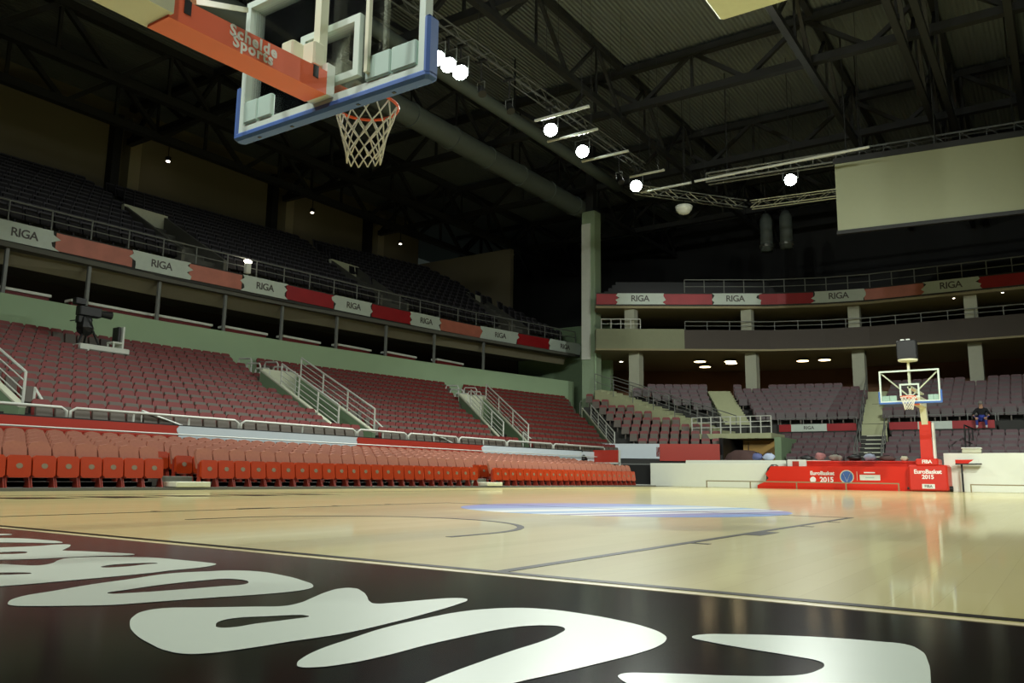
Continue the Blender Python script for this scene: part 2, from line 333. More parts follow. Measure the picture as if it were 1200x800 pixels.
# logo disc in the free throw circle
def logo_mat():
    M = bpy.data.materials.new('court_logo'); M.use_nodes = True; nt = M.node_tree; N = nt.nodes; L = nt.links; b = N['Principled BSDF']
    tc = N.new('ShaderNodeTexCoord'); mp = N.new('ShaderNodeMapping'); mp.inputs['Rotation'].default_value = (0, 0, .35); mp.inputs['Scale'].default_value = (.28, .28, 1)
    L.new(tc.outputs['Object'], mp.inputs['Vector'])
    sx = N.new('ShaderNodeSeparateXYZ'); L.new(mp.outputs[0], sx.inputs[0])
    ad = N.new('ShaderNodeMath'); ad.inputs[1].default_value = .5; L.new(sx.outputs[0], ad.inputs[0])
    cr = N.new('ShaderNodeValToRGB'); cr.color_ramp.interpolation = 'CONSTANT'; e = cr.color_ramp.elements
    cols = [(0, (122, 122, 186)), (.16, (112, 138, 200)), (.34, (168, 190, 214)), (.46, (226, 230, 228)), (.56, (128, 168, 210)), (.66, (222, 226, 226)), (.71, (120, 112, 150)), (.76, (226, 228, 226)), (.8, (116, 112, 172)), (.9, (92, 132, 196))]
    e[0].position, e[0].color = 0, lin(cols[0][1])+(1,); e[1].position, e[1].color = cols[1][0], lin(cols[1][1])+(1,)
    for p, c in cols[2:]: q = e.new(p); q.color = lin(c)+(1,)
    L.new(ad.outputs[0], cr.inputs[0]); L.new(cr.outputs[0], b.inputs['Base Color']); b.inputs['Roughness'].default_value = .3; b.inputs['Specular IOR Level'].default_value = .15; b.inputs['Coat Weight'].default_value = .15; b.inputs['Coat Roughness'].default_value = .07
    return M
inst('court_logo', MB().slab([(1.8*math.cos(2*PI*i/64), 1.8*math.sin(2*PI*i/64)) for i in range(64)], 0, .001).mesh('court_logo', logo_mat()), fl, (0, 5.85, 0))
# dark flat strokes near the left sideline
a = MB()
for i in range(5):
    y0 = 2.2+i*1.1; a.slab([(-6.9, y0), (-6.2+.2*(i % 2), y0+.15), (-6.1, y0+.9), (-6.6, y0+.75), (-6.75, y0+.5)], 0, .0012)
a.build('sideline_strokes', M_LINE, fl)
struct(MB().box(-14.1, -10.0, -2, 29, -.1, .05).build('floor_courtside_riser', M_CONC))

# left bowl steps
g = MB()
ys0 = [-2+i*1.0 for i in range(48)]
for k in range(N_LEFT):
    ye = yend(k)
    ys = [y for y in ys0 if y < ye]+[ye]
    for y0, y1 in zip(ys[:-1], ys[1:]):
        mid = (y0+y1)/2
        if any(VK0 <= k <= VK1 and abs(mid-vom_c(i, k)) < HW[i]-.02 for i in range(4)): continue
        z = zrow(k); w = lambda y, s: xfront(y)+(xback(y)-xfront(y))*(k+s)/N_LEFT
        g.hexa([(w(y0,0),y0,z-.9),(w(y1,0),y1,z-.9),(w(y1,1),y1,z-.9),(w(y0,1),y0,z-.9)][::-1], [(w(y0,0),y0,z),(w(y1,0),y1,z),(w(y1,1),y1,z),(w(y0,1),y0,z)][::-1])
tag(struct(g.build('floor_left_stand', M_CONCD)))

# pale green parapet wall, suites behind it, soffit
g = MB(); gs = MB(); gb = MB(); gf = MB()
ys = [-2, 4, 10, 16, 19, 22, 26, 30, 34, 38, 41.5]
for y0, y1 in zip(ys[:-1], ys[1:]):
    A = lambda y, d: (xback(y)-d, y)
    def seg(mb, d0, d1, z0, z1):
        p = [A(y0, d0), A(y1, d0), A(y1, d1), A(y0, d1)]
        mb.hexa([(x, y, z0) for x, y in p][::-1], [(x, y, z1) for x, y in p][::-1])
    seg(g, 0, .25, 3.2, 6.18)
    seg(gf, .25, 4.3, 5.9, 6.1)          # suite floor
    seg(gs, 4.3, 4.6, 6.1, 8.0)          # suite back wall
    seg(gb, -.1, 14.4, 7.75, 7.92)       # underside of the upper tier
sb = MB()
for y0, y1 in zip(ys[:-1], ys[1:]):
    p = [(xrib(y0)-.2, y0, 7.88), (xrib(y1)-.2, y1, 7.88), (xback(y1)-.75, y1, 7.3), (xback(y0)-.75, y0, 7.3)]
    q_ = [(xrib(y0)-.4, y0, 7.95), (xrib(y1)-.4, y1, 7.95), (xback(y1)-1.0, y1, 7.8), (xback(y0)-1.0, y0, 7.8)]
    sb.hexa(p, q_)
struct(sb.build('beam_left_soffit', M_BEAM))
struct(g.build('wall_left_parapet', M_GREEN)); struct(gs.build('wall_left_suites', M_SUITE)); struct(gf.build('floor_left_suites', M_SUITE)); struct(gb.build('ceiling_left_suites', M_CONC))
# upper tier steps and walls
g = MB()
for k in range(13):
    for y0, y1 in zip(ys[:-1], ys[1:]):
        p = [(xup(k, y0)+.5, y0), (xup(k, y1)+.5, y1), (xup(k, y1)-.5, y1), (xup(k, y0)-.5, y0)]
        z = zup(k); g.hexa([(x, y, z-.8) for x, y in p][::-1], [(x, y, z) for x, y in p][::-1])
struct(g.build('floor_upper_tier', M_CONC))
struct(MB().box(-39, -38, -6, 46, 7.9, 21).build('wall_left', M_WALLUP))
g = MB()
for y in (-1.5, 9.3, 20.6, 31.4, 40.2):
    g.box(-38, -37.4, y-.55, y-.1, 13, 19.6); 
struct(g.build('wall_left_dark_posts', M_DARK))
for y in (9.9, 21.2, 32.1, 40.8):
    struct(MB().box(-38, -37.2, y-.3, y+.35, 13.5, 19.6).build('trim_wall_column', M_COLUP))
struct(MB().box(-38, -29, 46, 46.4, 7.9, 17).build('wall_left_end', M_WALLUP))
struct(MB().box(-38.4, 26, 58, 58.5, -.1, 21).build('wall_far', M_DARK))
struct(MB().box(26, 26.5, -20, 62, -.1, 21).build('wall_right', M_DARK))
struct(MB().box(-45, 30, -20.5, -20, -.1, 21).build('wall_near', M_DARK))
struct(MB().box(-45, 30, -20, 62, 20.4, 20.7).build('ceiling', M_DECK))

# far stand
def off(poly, d):        # offset a plan polyline towards the court
    out = []
    for i, (x, y) in enumerate(poly):
        a_ = Vector(poly[max(i-1, 0)]); b_ = Vector(poly[min(i+1, len(poly)-1)]); t = (b_-a_).normalized()
        out.append((x+t.y*d, y-t.x*d))
    return out
def strip(mb, P, Q, z0, z1):
    for i in range(len(P)-1):
        p = [P[i], P[i+1], Q[i+1], Q[i]]
        mb.hexa([(x, y, z0) for x, y in p], [(x, y, z1) for x, y in p])
DG0, DG1 = Vector((-18.5, 39.5)), Vector((-9.8, 37.4))       # centre line of the diagonal aisle
def diag_side(x, y): d = DG1-DG0; return (d.x*(y-DG0.y)-d.y*(x-DG0.x))/d.length
def seg_pts(P, step):
    out = []
    for (x0, y0), (x1, y1) in zip(P[:-1], P[1:]):
        L_ = math.hypot(x1-x0, y1-y0); n_ = max(1, round(L_/step))
        for i in range(n_): out.append((x0+(x1-x0)*(i+.5)/n_, y0+(y1-y0)*(i+.5)/n_, math.atan2(y1-y0, x1-x0), step))
    return out
g = MB()
ROWS_B = 7
for j in range(ROWS_B):
    P0, P1 = off(BK, j*.85), off(BK, (j+1)*.85); z = BKz-.31*j
    for x, y, an, _ in seg_pts(off(BK, (j+.5)*.85), .5):
        if diag_side(x, y) < .2: continue
        c, s_ = math.cos(an), math.sin(an); q = [(-.3, -.43), (.3, -.43), (.3, .43), (-.3, .43)]
        pp = [(x+c*u-s_*v, y+s_*u+c*v) for u, v in q]
        g.hexa([(a_, b_, z-.9) for a_, b_ in pp], [(a_, b_, z) for a_, b_ in pp])
for j in range(5):
    y = 35.2+j*.8; z = .72+.27*j
    g.box((-6.5, -6.5, -7.1, -7.7, -7.7)[j], 9, y-.4, y+.4, z-.9, z)
# wedge stand below the diagonal aisle
WA, WB = Vector((-14.6, 33.0)), Vector((-9.4, 34.9)); WD = (WB-WA).normalized(); WN = Vector((-WD.y, WD.x))
WEDGE = []
for j in range(9):
    z = 1.45+.4*j
    for i in range(-6, 15):
        p = WA+WD*(.4+.5*i)+WN*(.6+.85*j)
        if diag_side(p.x, p.y) > -.75 or p.x > -9.7: continue
        # right of the third entrance
        if p.y < 35.2+(-14.6-p.x)*.88: continue
        WEDGE.append((p.x, p.y, z, math.atan2(WD.y, WD.x), j))
        c, s_ = WD.x, WD.y; pp = [(p.x+c*u-s_*v, p.y+s_*u+c*v) for u, v in ((-.26, -.43), (.26, -.43), (.26, .43), (-.26, .43))]
        g.hexa([(a_, b_, z-1.2) for a_, b_ in pp], [(a_, b_, z) for a_, b_ in pp])
struct(g.build('floor_far_stand', M_CONCD))
# concourse, balcony and suites of the far end
g = MB(); strip(g, BK, [(-20.5, 43.2), (-12, 48.1), (-8, 57.9), (9, 57.9)][:4], BKz-.6, BKz); struct(g.build('floor_concourse', M_CONC))
back = [(-22.5, 46.6), (-14, 51.5), (-8, 53), (12, 53)]
g = MB(); strip(g, back, [(x-.2, y+.4) for x, y in back], 4, 7.5); struct(g.build('wall_concourse', M_WARMWALL))
BAL = off(FR, 0); BALB = [(x-.1, y+.14) for x, y in FR]
g = MB(); strip(g, BAL[1:], BALB[1:], 7.6, 8.7); struct(g.build('wall_balcony_fascia', M_BROWN))
g = MB(); strip(g, [(x, y-.05) for x, y in BAL], [(x-5, y+8) for x, y in FR], 7.5, 7.6); struct(g.build('ceiling_concourse', M_COLUP))
g = MB(); strip(g, BAL[:2], [(x-.2, y+.25) for x, y in BAL[:2]], 7.6, 8.75); struct(g.build('wall_corner_balcony', M_CORNERB))
g = MB(); strip(g, [(x-3, y+5) for x, y in FR], [(x-3.2, y+5.3) for x, y in FR], 7.6, 10.0); struct(g.build('wall_far_suites', M_SUITE))
g = MB(); strip(g, [(x, y-.03) for x, y in FR], [(x-5, y+8) for x, y in FR], 9.95, 10.1); struct(g.build('ceiling_far_suites', M_COLUP))
g = MB()
for k in range(6): strip(g, [(x-.3-.2*k, y+.6+k*.9) for x, y in FR], [(x-.5-.2*k, y+1.5+k*.9) for x, y in FR], 10.1, 10.7+k*.4)
struct(g.build('floor_far_upper_tier', M_DARK))
for x in (-16.3, -10.6, -5.2, .5, 6.2):
    y = lerp(x, [p[0] for p in FR], [p[1] for p in FR])
    struct(MB().box(x-.32, x+.32, y+.9, y+1.5, 4.9, 7.5).build('trim_concourse_column', M_COLF))
    struct(MB().box(x-.3, x+.3, y+.35, y+.85, 7.6, 9.95).build('trim_suite_column', M_COLF))
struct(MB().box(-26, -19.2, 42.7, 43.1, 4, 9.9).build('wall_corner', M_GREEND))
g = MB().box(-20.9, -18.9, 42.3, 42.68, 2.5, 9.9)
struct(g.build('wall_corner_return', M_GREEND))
# corner pillar
pil = struct(MB().rbox(-19.25, -18.35, 39.3, 40.1, 2.5, 16.2, .04).build('pillar', M_PILLAR))
MB().box(-19.05, -18.55, 39.5, 39.9, 16.2, 20.4).build('steel_top', M_DARK, pil)
MB().box(-19.2, -18.62, 39.22, 39.3, 7.15, 15.4).build('pale_banner', M_WHITE, pil)
MB().tube([(-18.3, 39.25, 2.5), (-18.3, 39.25, 9)], .05).build('drain_pipe', M_GREEN, pil)

# ------------------------------------------------------------------ basketball goals
def make_goal(loc, rz, label, near):
    r = empty('basketball_hoop', loc, rz, label, 'basketball hoop', 'basketball goals of the two ends')
    # glass board with painted frame
    MB().box(-.88, .88, 1.2, 1.22, 2.92, 3.93).build('glass', M_GLASS, r)
    f = MB(); t = .05
    for y0, y1 in ((1.165, 1.235),):
        f.box(-.9, -.9+t, y0, y1, 2.9, 3.95); f.box(.9-t, .9, y0, y1, 2.9, 3.95); f.box(-.9+t, .9-t, y0, y1, 2.9, 2.9+t); f.box(-.9+t, .9-t, y0, y1, 3.95-t, 3.95)
    f.build('board_frame', M_FRAME, r)
    f = MB(); x0, x1, z0, z1 = -.295, .295, 3.05, 3.5; t = .05
    f.box(x0, x0+t, 1.19, 1.23, z0, z1); f.box(x1-t, x1, 1.19, 1.23, z0, z1); f.box(x0+t, x1-t, 1.19, 1.23, z1-t, z1); f.box(x0+t, x1-t, 1.19, 1.23, z0, z0+t)
    f.build('target_square', M_FRAME, r)
    p = MB(); p.rbox(-.945, .945, 1.15, 1.26, 2.84, 2.905, .02)
    p.rbox(-.945, -.895, 1.15, 1.26, 2.86, 3.27, .018); p.rbox(.895, .945, 1.15, 1.26, 2.86, 3.27, .018)
    pp = p.build('edge_padding', M_BLUE, r)
    for x in (-.7, -.35, .3, .62): MB().box(x-.012, x+.012, 1.195, 1.215, 2.836, 2.842).build('padding_bolt', M_BLACK, pp)
    # pale boxes behind the lower corners
    for xa, xb in ((-.84, -.69), (-.682, -.53), (.4, .62), (.628, .84)):
        MB().rbox(xa, xb, 1.15, 1.19, 2.955, 3.125, .008).build('corner_box', M_BOX, r)
    # rim and net
    rm = MB(); n = 28
    rm.tube([(.2335*math.cos(2*PI*i/n), 1.575+.2335*math.sin(2*PI*i/n), 3.05) for i in range(n)], .011, 8, True)
    rm.hexa([(-.07, 1.235, 2.99), (.07, 1.235, 2.99), (.09, 1.37, 3.035), (-.09, 1.37, 3.035)], [(-.07, 1.235, 3.06), (.07, 1.235, 3.06), (.09, 1.37, 3.055), (-.09, 1.37, 3.055)])
    ro = rm.build('rim', M_RIM, r, True)
    net = MB(); K = 12
    prof = [(0, .226), (.1, .2), (.17, .178), (.235, .158), (.30, .143), (.36, .13), (.42, .123)]
    for sgn in (1, -1):
        for k in range(K):
            pts = []
            for i, (dz, rad) in enumerate(prof):
                an = 2*PI*(k+sgn*i*.5)/K; j = .004*math.sin(3*an+i)
                pts.append(((rad+j)*math.cos(an), 1.575+(rad+j)*math.sin(an), 3.045-dz-.01*math.sin(2*an+1)*(i > 4)))
            net.tube(pts, .0055, 5)
    net.build('net', M_NET, ro, True)
    # arm: padded sleeve near the board, cream beams behind, tilting mast, base
    s = MB(); yy = lambda y, zb, zt: [(-.105, y, zb), (.1, y, zb), (.1, y, zt), (-.105, y, zt)]
    s.hexa(yy(-.07, 2.895, 3.04), yy(1.1, 2.92, 3.085))
    sl = s.build('arm_padding', M_ORANGE, r)
    for y, zt in ((.04, 3.05), (1.0, 3.086)): MB().box(-.108, .104, y-.022, y+.022, zt-.085, zt).build('strap', M_BLACK, sl)
    put_text(text_mesh('Schelde\nSports', .1, M_TEXTW, .035, .001, 1.15, .6), sl, (.1015, .5, 2.985), (0, 1, 0), (0, 0, 1))
    MB().box(-.1, .1, 1.1, 1.17, 2.925, 3.15).build('board_bracket', M_WHITE, r)
    ac = MB(); ac.box(-.13, .13, -1.5, -.06, 2.91, 3.2); ac.box(-.07, .07, -1.5, 1.15, 3.36, 3.42) if not near else None
    ac.build('arm', M_CREAM, r)
    br = MB()
    if near:
        br.box(-.03, .03, 1.08, 1.15, 3.0, 4.3); br.rbox(-.27, -.15, 1.0, 1.12, 3.2, 3.36, .012); br.rbox(-.07, .05, 1.02, 1.12, 3.12, 3.3, .012)
        br.box(.42, .45, 1.12, 1.15, 3.0, 3.95)  # upright imitating a reflection in the glass
        br.bar((-.1, .2, 3.2), (-.85, 1.12, 3.86), .035); br.bar((.1, .2, 3.2), (.85, 1.12, 3.86), .035)
    else:
        br.box(-.035, .035, 1.05, 1.15, 3.0, 4.45)
        br.bar((-.05, 1.1, 3.1), (-.84, 1.12, 3.88), .04); br.bar((.05, 1.1, 3.1), (.84, 1.12, 3.88), .04)
    br.build('board_brace', M_CREAM, r)
    sc = MB().rbox(-.3, .3, 1.0, 1.32, 4.3, 4.93, .03).build('shot_clock', M_BLACK, r)
    [MB().box(x, x+.11, .98, 1.1, 4.93, 5.0).build('clock_lamp', M_WHITE, sc) for x in (-.08, .09)]
    MB().lathe([(.28, 4.24), (.3, 4.27), (.3, 4.3)], (0, 1.16, 0), 20).build('clock_base', M_CREAM, sc)
    mast = MB(); mast.bar((0, -1.45, 3.1), (0, -1.85, 2.35), .2, .24); mast.build('mast', M_CREAM, r)
    mp = MB(); mp.hexa([(-.2, -1.75, 1.0), (.2, -1.75, 1.0), (.2, -2.15, 1.0), (-.2, -2.15, 1.0)][::-1], [(-.18, -1.72, 2.45), (.18, -1.72, 2.45), (.18, -2.05, 2.45), (-.18, -2.05, 2.45)][::-1])
    mp.build('mast_padding', M_REDPAD, r)
    MB().box(-.27, -.2, -2.1, -1.8, .95, 2.4).build('mast_edge', M_WHITE, r)
    ba = MB(); ba.rbox(-.62, .62, -3.6, -1.62, .02, .92, .05); ba.rbox(-.36, .36, -2.6, -1.6, .9, 1.14, .04)
    bo = ba.build('base', M_REDPAD, r)
    for txt, sz, z, y in (('FIBA', .17, 1.03, -1.595), ('EuroBasket', .2, .68, -1.615), ('2015', .2, .5, -1.615)):
        put_text(text_mesh(txt, sz, M_TEXTW, .03, .001, .95), bo, (0, y, z), (-1, 0, 0), (0, 0, 1))
    MB().box(-.2, .2, -1.62, -1.612, .1, .26).build('name_plate', M_WHITE, bo)
    put_text(text_mesh('FIBA', .13, M_TEXTG, .02, .001), bo, (0, -1.609, .18), (-1, 0, 0), (0, 0, 1))
    for sx in (-1, 1):
        w = MB().tube([(sx*.62, -2.0, .1), (sx*.72, -2.0, .1)], .1, 14); w.build('wheel', M_BLACK, r)
    return r
make_goal((.14, -.1, -.06), 0, 'near basketball hoop with orange padded arm, blue edged glass board and white net', True)
make_goal((0, 28, 0), PI, 'far basketball hoop standing on a red padded base across the court', False)

# ------------------------------------------------------------------ seats
def seat_courtside():
    b = MB()
    # fabric back: rounded top
    prof = [(-.18, .36), (-.19, .67), (-.15, .75), (0, .78), (.15, .75), (.19, .67), (.18, .36)]
    fr = [(.02-.3*(z-.36), y, z) for y, z in prof]; bk = [(x-.07, y, z) for x, y, z in fr]
    n = len(prof)
    b.add(fr+bk, [tuple(range(n)), tuple(range(2*n-1, n-1, -1))]+[(i, n+i, n+(i+1) % n, (i+1) % n) for i in range(n)])
    s = MB(); sp_ = [(-.15, .17), (-.188, .21), (-.188, .5), (-.15, .535), (.15, .535), (.188, .5), (.188, .21), (.15, .17)]
    f0 = [(.17-.12*(z-.17), y, z) for y, z in sp_]; f1 = [(x-.085, y*.97, z-.01) for x, y, z in f0]; n8 = len(sp_)
    s.add(f0+f1, [tuple(range(n8))[::-1], tuple(range(n8, 2*n8))]+[(i, (i+1) % n8, n8+(i+1) % n8, n8+i) for i in range(n8)])
    e = MB(); ee = [(.055*math.cos(2*PI*i/12), .36+.045*math.sin(2*PI*i/12)) for i in range(12)]
    g0 = [(.176-.12*(z-.17), y, z) for y, z in ee]; g1 = [(x-.012, y, z) for x, y, z in g0]
    e.add(g0+g1, [tuple(range(12)), tuple(range(12, 24))[::-1]]+[(i, 12+i, 12+(i+1) % 12, (i+1) % 12) for i in range(12)])
    lg = MB(); lg.hexa([(-.02, -.012, 0), (.18, -.012, 0), (.18, .012, 0), (-.02, .012, 0)], [(.04, -.012, .2), (.1, -.012, .2), (.1, .012, .2), (.04, .012, .2)])
    lg.box(.02, .08, -.012, .012, .2, .46)
    return b.mesh('backrest', M_CBACK), s.mesh('seat', M_CSHELL), e.mesh('emblem', M_EMBLEM), lg.mesh('leg', M_CLEG)
CB, CS, CE, CL = seat_courtside()
c0 = empty('courtside_seat', (0,0,0)); inst('backrest', CB, c0); s0 = inst('seat', CS, c0); inst('emblem', CE, s0)
inst('leg', CL, c0, (0, -.185, 0)); inst('leg', CL, c0, (0, .185, 0))
def dup(root, loc, rz):
    r = root.copy(); COL.objects.link(r); r.location = loc; r.rotation_euler = (0,0,rz)
    for ch in root.children:
        c = ch.copy(); COL.objects.link(c); c.parent = r
        for g_ in ch.children:
            d = g_.copy(); COL.objects.link(d); d.parent = c
    return r
CROW = ['front', 'second', 'third', 'fourth', 'rear']
first = True
for k in range(5):
    x = -10.35-k*.78; z = .05+.09*k; n = 0
    i = 0
    while True:
        y = 27.3-i*.405-.05*k; i += 1
        if pix((x, y, z+.5))[0] < -30: break
        if k < 2 and any(abs(y-g_) < .42 for g_ in (17.5, 7.35)): continue
        n += 1
        o = c0 if first else dup(c0, (0,0,0), 0)
        first = False
        o.location = (x, y, z)
        tag(o, f'orange red tip-up courtside seat, {nth(n)} from the far end of the {CROW[k]} courtside row', 'seat', 'courtside tip-up seats')
for k in range(5):      # risers under the rows
    if k: struct(MB().box(-10.0-k*.78, -9.99-k*.78+.02, -2, 28.5, 0, .05+.09*k).build('floor_row_riser', M_CONC))
    struct(MB().box(-10.75-k*.78, -9.97-k*.78, -2, 28.5, 0, .046+.09*k).build('floor_row_step', M_CONC))

def seat_stand(back_m, seat_m, w=.4):
    b = MB(); h = w/2
    prof = [(-h, .3), (-h, .74), (-h+.05, .8), (h-.05, .8), (h, .74), (h, .3)]
    fr = [(-.02-.15*(z-.3), y, z) for y, z in prof]; bk = [(x-.05, y, z) for x, y, z in fr]; n = len(prof)
    b.add(fr+bk, [tuple(range(n)), tuple(range(2*n-1, n-1, -1))]+[(i, n+i, n+(i+1) % n, (i+1) % n) for i in range(n)])
    s = MB(); s.hexa([(.06, -h+.01, .28), (.06, h-.01, .28), (.14, h-.01, .28), (.14, -h+.01, .28)][::-1], [(-.02, -h+.03, .64), (-.02, h-.03, .64), (.06, h-.03, .66), (.06, -h+.03, .66)][::-1])
    st = MB().box(-.05, .06, -.03, .03, 0, .4)
    return b, s, st
B_, S_, T_ = seat_stand(M_SBACK, M_SSEAT)
SB, SS, ST = B_.mesh('backrest', M_SBACK), S_.mesh('seat', M_SSEAT), T_.mesh('pedestal', M_SSEAT)
FB_, FS_, FT_ = seat_stand(M_FBACK, M_FSEAT, .47)
def add_to(mb, src, loc, rz, mi):
    c, s_ = math.cos(rz), math.sin(rz); mb.cm = mi
    mb.add([(loc[0]+c*x-s_*y, loc[1]+s_*x+c*y, loc[2]+z) for x, y, z in src.v], src.f)
# every fixed seat of the left bowl and the far stand
ALL = []
for k in range(N_LEFT):
    y = -1.0; 
    while y < yend(k)-.3:
        y += .425
        i_near = min(range(4), key=lambda i: abs(y-vom_c(i, k)))
        d = abs(y-vom_c(i_near, k))
        if VK0 <= k <= VK1 and d < HW[i_near]+.33: continue
        if k > VK1 and d < .6: continue
        if k == 0 and (y-vom_c(i_near, k)) > 0 and d < .9: continue
        x = xrow(k, y)
        if k >= 10 and 11.1 < y < 13.4 and k <= 11: continue          # the camera platform stands here
        an = math.atan2(xrow(k, y+.3)-xrow(k, y-.3), .6)
        ALL.append(((x, y, zrow(k)), -an, 'left', k))
AISLE2, AISLE1 = [(-2.9, 34.8), (-4.25, 45.6)], None
def in_aisles(x, y):
    t = (y-34.8)/10.8; xa = -2.9-1.35*t
    if abs(x-xa) < .62: return True
    if y > 37.6:
        t = (y-38.1)/5.1; xb = -9.6-2.8*t
        if abs(x-xb) < .95: return True
    return False
for j in range(ROWS_B):
    z = BKz-.31*j
    for x, y, an, _ in seg_pts(off(BK, (j+.5)*.85), .5):
        if diag_side(x, y) < .75 or in_aisles(x, y) or x > 6: continue
        if j == 0 and any(abs(x-cx) < .6 for cx in (-16.3, -10.6, -5.2, .5)): continue
        ALL.append(((x, y, z), an-PI/2, 'far upper', ROWS_B-1-j))
for j in range(5):
    y = 35.2+j*.8; z = .72+.27*j; x = (-6.2, -6.2, -6.8, -7.3, -7.3)[j]
    while x < 6:
        if not in_aisles(x, y): ALL.append(((x, y, z), -PI/2, 'far lower', j))
        x += .5
for x, y, z, an, j in WEDGE: ALL.append(((x, y, z), an-PI/2, 'corner', j))
vis = []
for a_ in ALL:
    px, py, dz = pix((a_[0][0], a_[0][1], a_[0][2]+.5))
    vis.append(dz if (4 < px < 1196 and dz > 0) else 9e9)
order = sorted(range(len(ALL)), key=lambda i: vis[i])
solo = set(i for i in order[:300] if vis[i] < 1e9)
s0 = empty('fixed_stand_seat'); inst('backrest', SB, s0); inst('seat', SS, s0); inst('pedestal', ST, s0)
cnt = {}; first = True; rest = MB()
for i, (loc, rz, blk, k) in enumerate(ALL):
    if i in solo:
        cnt[k] = cnt.get(k, 0)+1
        o = s0 if first else dup(s0, (0,0,0), 0); first = False
        o.location = loc; o.rotation_euler = (0, 0, rz)
        rown = 'bottom row' if k == 0 else f'{nth(k+1)} row up'
        tag(o, f'maroon seat, {rown} of the left stand, {nth(cnt[k])} from the photo\'s left edge', 'seat', 'maroon fixed seats in the lower stands')
    else:
        m_ = 0 if blk in ('left', 'corner') else 2
        f_ = m_ == 2
        add_to(rest, FB_ if f_ else B_, loc, rz, m_); add_to(rest, FS_ if f_ else S_, loc, rz, 3 if f_ else 1); add_to(rest, T_, loc, rz, 1)
tag(rest.build('fixed_stand_seats', [M_SBACK, M_SSEAT, M_FBACK, M_FSEAT]), 'rows of maroon and plum fixed seats filling the further lower stands', 'seats', 'maroon fixed seats in the lower stands', 'stuff')

# upper tier seats
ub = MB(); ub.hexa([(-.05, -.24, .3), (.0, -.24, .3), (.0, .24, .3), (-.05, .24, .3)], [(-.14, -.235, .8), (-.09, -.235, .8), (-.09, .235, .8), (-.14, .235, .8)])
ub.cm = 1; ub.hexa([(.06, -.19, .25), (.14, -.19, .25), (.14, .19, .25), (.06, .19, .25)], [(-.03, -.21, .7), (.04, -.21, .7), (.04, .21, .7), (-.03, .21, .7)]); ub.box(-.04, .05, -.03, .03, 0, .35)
UPV = [(17.6, .1), (28.2, .3), (37.5, .5)]
UM = ub.mesh('upper_tier_seat', [M_UP, M_UPS])
UALL = []
for k in range(13):
    y = -1.0
    while y < 41.2:
        y += .5
        if any(abs(y-(c_+s_*k)) < 1.1 and k < 6 or abs(y-(c_+s_*k)) < .5 for c_, s_ in UPV): continue
        UALL.append(((xup(k, y), y, zup(k)), k))
uv = []
for loc, k in UALL:
    px, py, dz = pix((loc[0], loc[1], loc[2]+.5)); uv.append(dz if 4 < px < 1196 and py > 0 else 9e9)
solo = set(sorted(range(len(UALL)), key=lambda i: uv[i])[:300]); rest = MB(); cnt = {}
for i, (loc, k) in enumerate(UALL):
    if i in solo and uv[i] < 1e9:
        cnt[k] = cnt.get(k, 0)+1
        o = inst('upper_tier_seat', UM, None, loc)
        rown = 'bottom row' if k == 0 else f'{nth(k+1)} row up'
        tag(o, f'dark seat, {rown} of the upper tier, {nth(cnt[k])} from the photo\'s left edge', 'seat', 'dark seats in the upper tier')
    else: rest.v += [(loc[0]+x, loc[1]+y, loc[2]+z) for x, y, z in ub.v]; nb = len(rest.v)-len(ub.v); rest.f += [tuple(i_+nb for i_ in f_) for f_ in ub.f]; rest.mi += ub.mi
tag(rest.build('upper_tier_seats', [M_UP, M_UPS]), 'further rows of dark seats in the upper tier above the ribbon', 'seats', 'dark seats in the upper tier', 'stuff')

